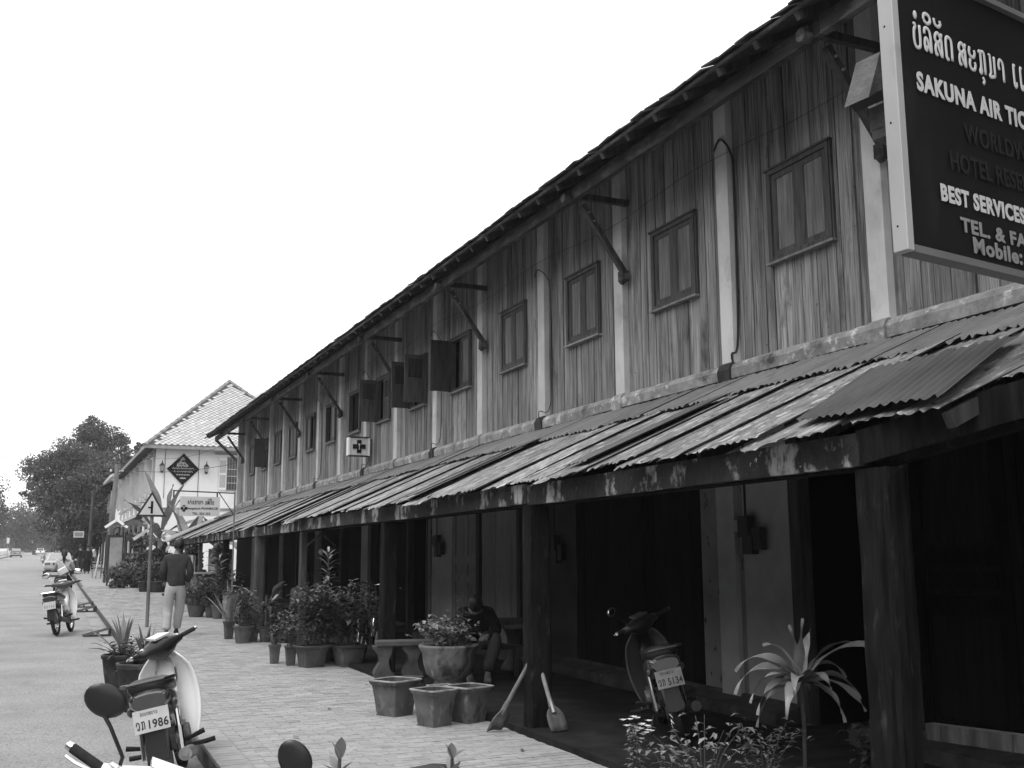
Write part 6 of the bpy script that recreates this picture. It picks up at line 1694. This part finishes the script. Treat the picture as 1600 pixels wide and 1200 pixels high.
for a in ((-.95, .85, .1, .52, .055, 2.6, .5), (-.9, .6, -.3, .46, .06, 2.4, -.4), (-.8, 1.1, .3, .50, .055, 2.3, .7), (-.5, 1.3, -.2, .40, .06, 1.8, .3), (-.15, 1.5, .2, .36, .065, .5, .2), (.08, 1.5, -.1, .40, .07, .2, 0), (.3, 1.4, .3, .36, .06, .9, -.3),
          (.75, 1.2, .1, .58, .05, 1.9, .6), (.9, 1.15, -.2, .66, .045, 1.7, -.6), (1.0, .5, .2, .48, .06, 2.0, .4), (.95, .25, -.3, .46, .06, 1.8, -.5), (1.0, -.05, .0, .40, .055, 2.3, .3), (.7, .2, -.7, .36, .06, 2.2, .2),
          (-1.0, .25, .2, .40, .055, 2.8, .4), (-.9, -.05, -.1, .44, .055, 2.2, -.3), (-.6, .1, -.8, .36, .06, 2.4, .5), (-.4, .7, -.9, .34, .06, 2.2, 0), (.35, .8, -.8, .34, .06, 2.2, 0), (-.3, .4, .9, .4, .06, 2.0, 0), (.4, .5, .9, .4, .06, 2.0, .2), (.9, .9, .6, .5, .05, 1.9, .5)):
    dleaf(*a[:6], tw=a[6])
def shrub(label, x, y, H, rad, n, size, m, seed, off=WALK, stems=8, flowers=0, narrow=False, up=.5, aspect=.5, cat='shrub', h0=.06, pw=.34):
    T = thing('leafy_shrub', label, cat, (x, y, gz(y, off)), group='shrubs along the bottom right edge')
    mb = MB(); pot_mesh(mb, pw * .6, .10, 'round'); mb.build('pot', PLINTH, T, smooth=True); soil_of(T, pw * .6, .10, 'round')
    bush(T, h0, H, rad, n, size, m, seed, stems, up, aspect, narrow=narrow, flowers=flowers)
shrub('low ferny shrub left of the strap-leaved plant', 4.30, 5.75, .44, .30, 240, .05, LEAFO, 81, flowers=0)
shrub('small shrub with toothed pale leaves in front of the porch motorbike', 3.92, 5.85, .46, .42, 90, .075, LEAFB, 82, stems=11)
shrub('upright pale-blossomed sprig near the bottom edge', 3.60, 6.15, .42, .12, 150, .045, LEAFB, 83, stems=4, flowers=20, narrow=True)
shrub('little arching sprig right of the blossomed one', 3.76, 6.0, .30, .2, 60, .07, LEAFB, 84, stems=5)
shrub('dark compact rosette shrub at the foot of the big post', 4.96, 5.45, .38, .20, 230, .08, LEAFD, 85, off=PORCH, stems=6)
# foreground plants cut by the bottom edge (a stand just below the camera)
for lab, x, y, z, L, n, sd in (('broad pointed leaves at the bottom edge beside the black mirror', .96, 3.6, 1.09, .12, 4, 3), ('small leaf pair poking up at the bottom edge', 1.38, 3.65, 1.05, .10, 4, 9)):
    T = thing('foreground_plant', lab, 'plant', (x, y, gz(y, 0)))
    mb = MB(); pot_mesh(mb, .3, .3, 'round'); mb.build('pot', POT, T, smooth=True); soil_of(T, .3, .3, 'round')
    MB().tube([(0, 0, .25), (.01, 0, z - .06)], [.01, .006], 7).build('stem', STEM, T)
    r = random.Random(sd)
    for i in range(n + 4):
        a = i * 1.7 + sd; zz = z - .06 - .05 * (i // 3)
        MB().leaf((.01, 0, zz), (math.cos(a), math.sin(a) * .5, 2.2 if i < 2 else .7), L * r.uniform(.55, .7), L * .34, .25, 8, .10, base=.3).build('leaf', LEAFO, T, smooth='all')

# low rail in the near porch
rl = thing('porch_rail', 'low dark timber rail between the big post and the doors', 'rail', (4.3, 3.4, gz(3.4, PORCH)))
MB().bar((4.22, 4.25, .86), (4.4, 1.2, .95), .06, .08).build('top_rail', WOODD, rl, world=True)
for y in (3.3, 1.5): MB().box((4.3, y, .55), (.06, .06, .62)).build('rail_post', WOODD, rl, world=True)

# bike ramps at the kerb
def ramp(label, x, y, L, rz):
    T = thing('kerb_ramp', label, 'ramp', (x, y, gz(y, 0.006)), rz, group='wooden wedge ramps at the kerb')
    h = .15
    for yy in (-.13, .13):
        MB().bar((-L, yy, .015), (0, yy, h), .05, .03).build('slat', POTL, T)
        MB().bar((-L * .95, yy, .012), (0, yy, .012), .045, .024).build('base_rail', WOODD, T)
    MB().box((-.02, 0, h / 2), (.04, .32, h)).build('end_block', WOODD, T); MB().box((-L * .45, 0, .04), (.03, .26, .05)).build('cross_piece', WOODD, T)
ramp('wooden wedge ramp nearest the camera against the kerb', 1.44, 22.6, .52, .0)
ramp('wooden wedge ramp in the middle of the three at the kerb', 1.56, 31.0, .50, .1)
ramp('wooden wedge ramp farthest along the kerb', 1.60, 33.3, .55, 0)

# electric meters on the porch wall
for lab, y, z in (('black meter boxes with a small bracket lamp on the nearest white porch wall', 8.2, 1.94), ('black meter boxes on the white wall left of the plank door', 16.75, 1.95), ('small black fuse box on the dim wall behind the near post', 12.3, 1.85)):
    T = thing('electric_meter', lab, 'electric meter', (WX - .05, y, z))
    MB().box((-.03, .10, .09), (.09, .15, .20)).build('meter', METER, T); MB().box((-.03, .05, -.08), (.08, .15, .18)).build('fuse_box', METER, T)
    MB().box((-.02, -.07, -.03), (.07, .13, .20)).build('switch_box', METER, T)
    MB().tube([(-.02, .12, .19), (-.02, .12, 1.35)], .012, 6).build('conduit', METER, T)
    MB().box((-.05, .21, .10), (.04, .05, .11)).build('frame', SIGNG if y < 9 else METER, T)

# gabled notice boards, tables, banana plants, mound of shrubs up the pavement
def gabled(label, x, y, w, h, board, rw):
    T = thing('gabled_notice_board', label, 'notice board', (x, y, gz(y, WALK)), R(-6))
    for s_ in (-1, 1): MB().box((s_ * w * .42, 0, h * .40), (.08, .08, h * .8)).build('post', WOODD, T)
    if board:
        MB().box((0, -.01, h * .45), (w * .74, .05, h * .62)).build('frame', WOODD, T)
        MB().box((0.02, -.04, h * .45), (w * .55, .02, h * .54)).build('panel', HOUSEG, T)
    for s_ in (-1, 1):
        MB().bar((0, 0, h), (s_ * rw / 2, 0, h - rw * .36), .5, .04, upv=(0, 0, 1)).build('roof_slope', HOUSEG, T)
        MB().bar((0, -.27, h + .01), (s_ * rw / 2, -.27, h - rw * .36 + .01), .03, .11).build('barge_board', HOUSEW, T)
    MB().prism([(-w * .36, h - rw * .3), (w * .36, h - rw * .3), (0, h - .06)], (0, -.1, 0), (1, 0, 0), (0, 0, 1), (0, .06, 0)).build('gable', HOUSEG, T)
gabled('gabled notice board with dark panel beside the utility pole', 3.22, 50.6, .95, 2.75, True, .95)
gabled('gabled stand with white-edged roof directly behind the warning sign pole', 3.88, 42.2, .62, 2.25, False, 1.15)
tb2 = thing('roadside_table', 'dark wooden stall table below the gabled notice board', 'table', (3.15, 46.6, gz(46.6, WALK)), R(-5))
MB().box((0, 0, .74), (1.0, .6, .05)).build('table_top', WOODD, tb2)
for x in (-.44, .44):
    for y_ in (-.24, .24): MB().box((x, y_, .37), (.06, .06, .72)).build('leg', WOODD, tb2)
ch = thing('wicker_chair', 'pale slatted chair beyond the utility pole', 'chair', (2.95, 58.0, gz(58, WALK)), R(20))
MB().box((0, 0, .42), (.5, .5, .05)).build('seat', HOUSEG, ch)
for x in (-.22, .22):
    for y_ in (-.22, .22): MB().box((x, y_, .21), (.04, .04, .42)).build('leg', HOUSEG, ch)
for z in (.55, .68, .81): MB().box((0, .24, z), (.5, .03, .06)).build('back_slat', HOUSEG, ch)
MB().tube([(-.3, -.3, .1), (-.2, -.2, .6), (.1, .3, 1.2)], .03, 6).build('arm_rest', SIGNP, ch)
def bananaplant(label, x, y, H, n, seed, L=1.9, group='banana plants by the white house'):
    T = thing('banana_plant', label, 'banana plant', (x, y, gz(y, WALK)), group=group); r = random.Random(seed)
    MB().tube([(0, 0, 0), (.05, 0, H * .4), (0, .03, H * .62)], [.13, .10, .06], 9).build('trunk', LEAFBAN, T, smooth=True)
    for i in range(n):
        a = i * 2.4 + seed; el = r.uniform(.9, 3.0) if i % 2 else r.uniform(.3, 1.2)
        d = np.array((math.cos(a), math.sin(a), el)); d /= np.linalg.norm(d)
        MB().leaf((0, 0, H * .58), d, L * r.uniform(.75, 1.15), .36, 1.5 if el < 1.3 else .6, 14, .2, twist=r.uniform(-.8, .8), base=.1, wavy=.03).build('leaf', LEAFBAN, T, smooth='all')
bananaplant('banana plant with one tall upright leaf against the corner of the white house', 4.15, 41.5, 3.2, 8, 1, 2.1)
bananaplant('second banana plant with drooping torn leaves under the pharmacy sign', 5.0, 40.5, 2.6, 10, 4, 1.7)
bananaplant('low banana plant behind the white-edged porch end', 5.9, 39.6, 2.7, 10, 7, 1.6)
bl = [c for c in COL.objects if c.name.startswith('banana_plant')][0]
MB().leaf((.1, 0, 2.5), (-.34, .3, 1), 2.1, .34, .12, 14, .25, twist=.5, base=.1, wavy=.02).build('leaf', LEAFBAN, bl, smooth='all')
MB().leaf((.25, 0, 2.4), (.1, 0, 1), 1.5, .36, .1, 14, .25, twist=-.4, base=.15, wavy=.03).build('leaf', LEAFBAN, bl, smooth='all')
def mound(label, x, y, H, rad, n, seed, m=LEAF, size=.16):
    T = thing('bush', label, 'bush', (x, y, gz(y, WALK)), group='bushes along the far pavement')
    r = np.random.default_rng(seed); k = 26
    cen = r.normal(size=(k, 3)) * np.array((rad * .42, rad * .42, H * .24)) + np.array((0, 0, H * .45)); cen[:, 2] = np.clip(cen[:, 2], .1, H * .8)
    idx = r.integers(0, k, n); d = r.normal(size=(n, 3)); d /= np.linalg.norm(d, axis=1, keepdims=True)
    P = cen[idx] + d * (rad * .28) * (.6 + .5 * r.random((n, 1))); P[:, 2] = np.maximum(P[:, 2], .03)
    V, Fq = leaves_cloud(P, d, size, seed=seed); mobj('foliage', fast_mesh('foliage', V, Fq, m), T)
    mb = MB()
    for i in range(6):
        a = i; mb.tube([(0, 0, 0), (.3 * rad * math.cos(a), .3 * rad * math.sin(a), H * .6)], [.02, .008], 5)
    mb.build('stem', STEM, T)
mound('bushy mound of mixed plants below the second gabled stand', 3.55, 44.3, 1.45, .75, 3200, 1)
mound('lower bush spilling onto the pavement at the table', 3.15, 44.2, .75, .55, 1500, 2, LEAF)
mound('tall shrub between the stand and the walking man', 4.35, 41.6, 2.0, .7, 3000, 3, LEAFD)
mound('climbing shrub behind the notice board', 4.1, 50.2, 2.5, .8, 3000, 4, LEAF)
mound('shrub against the far end of the porch', 5.1, 39.0, 1.9, .8, 3200, 5, LEAFD)

# things hung and stood at the far end of the porch
fb_ = thing('fruit_bunch', 'bunch of round coconuts hanging under the porch eave', 'fruit', (4.02, 26.2, 2.22))
MB().tube([(0, 0, .05), (0, 0, -.5)], .012, 5).build('string', WIREM, fb_)
r = random.Random(12)
for i in range(22): MB().ball((r.uniform(-.15, .15), r.uniform(-.12, .12), -.12 - .03 * i * .62 + r.uniform(-.02, .02)), .075, 10, 8).build('coconut', LEAF if i % 2 else POT, fb_, smooth=True)
cb = thing('display_cabinet', 'dark stall counter behind the walking man under the porch end', 'cabinet', (3.95, 27.6, gz(27.6, WALK)), R(0))
bevel_obj(MB().box((0, 0, .45), (.62, .7, .9)).build('carcass', METER, cb), .01); MB().box((0, 0, .93), (.68, .76, .04)).build('counter_top', HOUSEG, cb)
for x in (-.16, .16): MB().box((x, -.36, .45), (.28, .02, .78)).build('door', CLOTHM, cb)
for lab, x, y, z, h, w in (('pale cloth panel hung at the far end of the porch, the wider one', 4.55, 29.5, 1.75, 1.1, .65), ('pale cloth strip hung at the far end of the porch', 4.1, 32.0, 1.6, 1.0, .25), ('second pale hanging strip close to the walking man', 4.0, 35.0, 1.55, 1.1, .30)):
    T = thing('hanging_cloth', lab, 'cloth', (x, y, z + .3))
    mb = MB(); V = []; 
    for i in range(13):
        xx = -w / 2 + w * i / 12
        V += [(xx, .03 * math.sin(i * 1.3), .0), (xx, .04 * math.sin(i * 1.3 + .4), -h)]
    mb.add(V, [(2 * i, 2 * i + 2, 2 * i + 3, 2 * i + 1) for i in range(12)]); o = mb.build('cloth', HOUSES, T, smooth='all'); o.modifiers.new('s', 'SOLIDIFY').thickness = .006
# little wooden spirit-house roof on the thin porch post
sh_ = thing('post_gable_frame', 'small gable-shaped wooden frame fixed to the thin grey porch post', 'frame', (4.18, 17.4, 1.95))
for s_ in (-1, 1): MB().bar((.12, 0, .22), (.12 + s_ * .24, 0, .02), .03, .03).build('rafter', POSTL, sh_)
MB().ball((.12, 0, -.08), .05, 10, 8).build('lamp', HOUSEG, sh_, smooth=True)
# fallen leaves and scraps on the paving
for i, (x, y, w_) in enumerate(((3.05, 8.45, 'nearest the bottom edge'), (2.1, 9.1, 'near the kerb bricks beside the 1986 motorbike'), (2.75, 10.6, 'left of the empty pots'), (3.55, 12.2, 'before the concrete bench'), (2.5, 13.2, 'mid pavement ahead of the front pots'), (3.6, 7.9, 'just below the shovels'))):
    o = MB().leaf((0, 0, .004), (math.cos(i * 2.1), math.sin(i * 2.1), .02), .07 + .01 * (i % 3), .03, .05, 4, .12).build('fallen_leaf', POT)
    o.location = (x, y, gz(y, WALK + .006)); tag(o, 'small dry leaf on the brick paving ' + w_, 'leaf', 'fallen leaves on the brick pavement')

# ================================================================== AIR
hz = MB().box((0, 220, 10.0), (410, 570, 25)).build('haze', None if False else MORTAR)
hz.data.materials.clear()
hm_ = bpy.data.materials.new('haze_air'); hm_.use_nodes = True; nt = hm_.node_tree; nt.nodes.clear()
out = nt.nodes.new('ShaderNodeOutputMaterial'); pv = nt.nodes.new('ShaderNodeVolumePrincipled')
pv.inputs['Color'].default_value = (.96, .96, .96, 1); pv.inputs['Density'].default_value = .00045
nt.links.new(pv.outputs[0], out.inputs['Volume']); hz.data.materials.append(hm_); hz['kind'] = 'stuff'
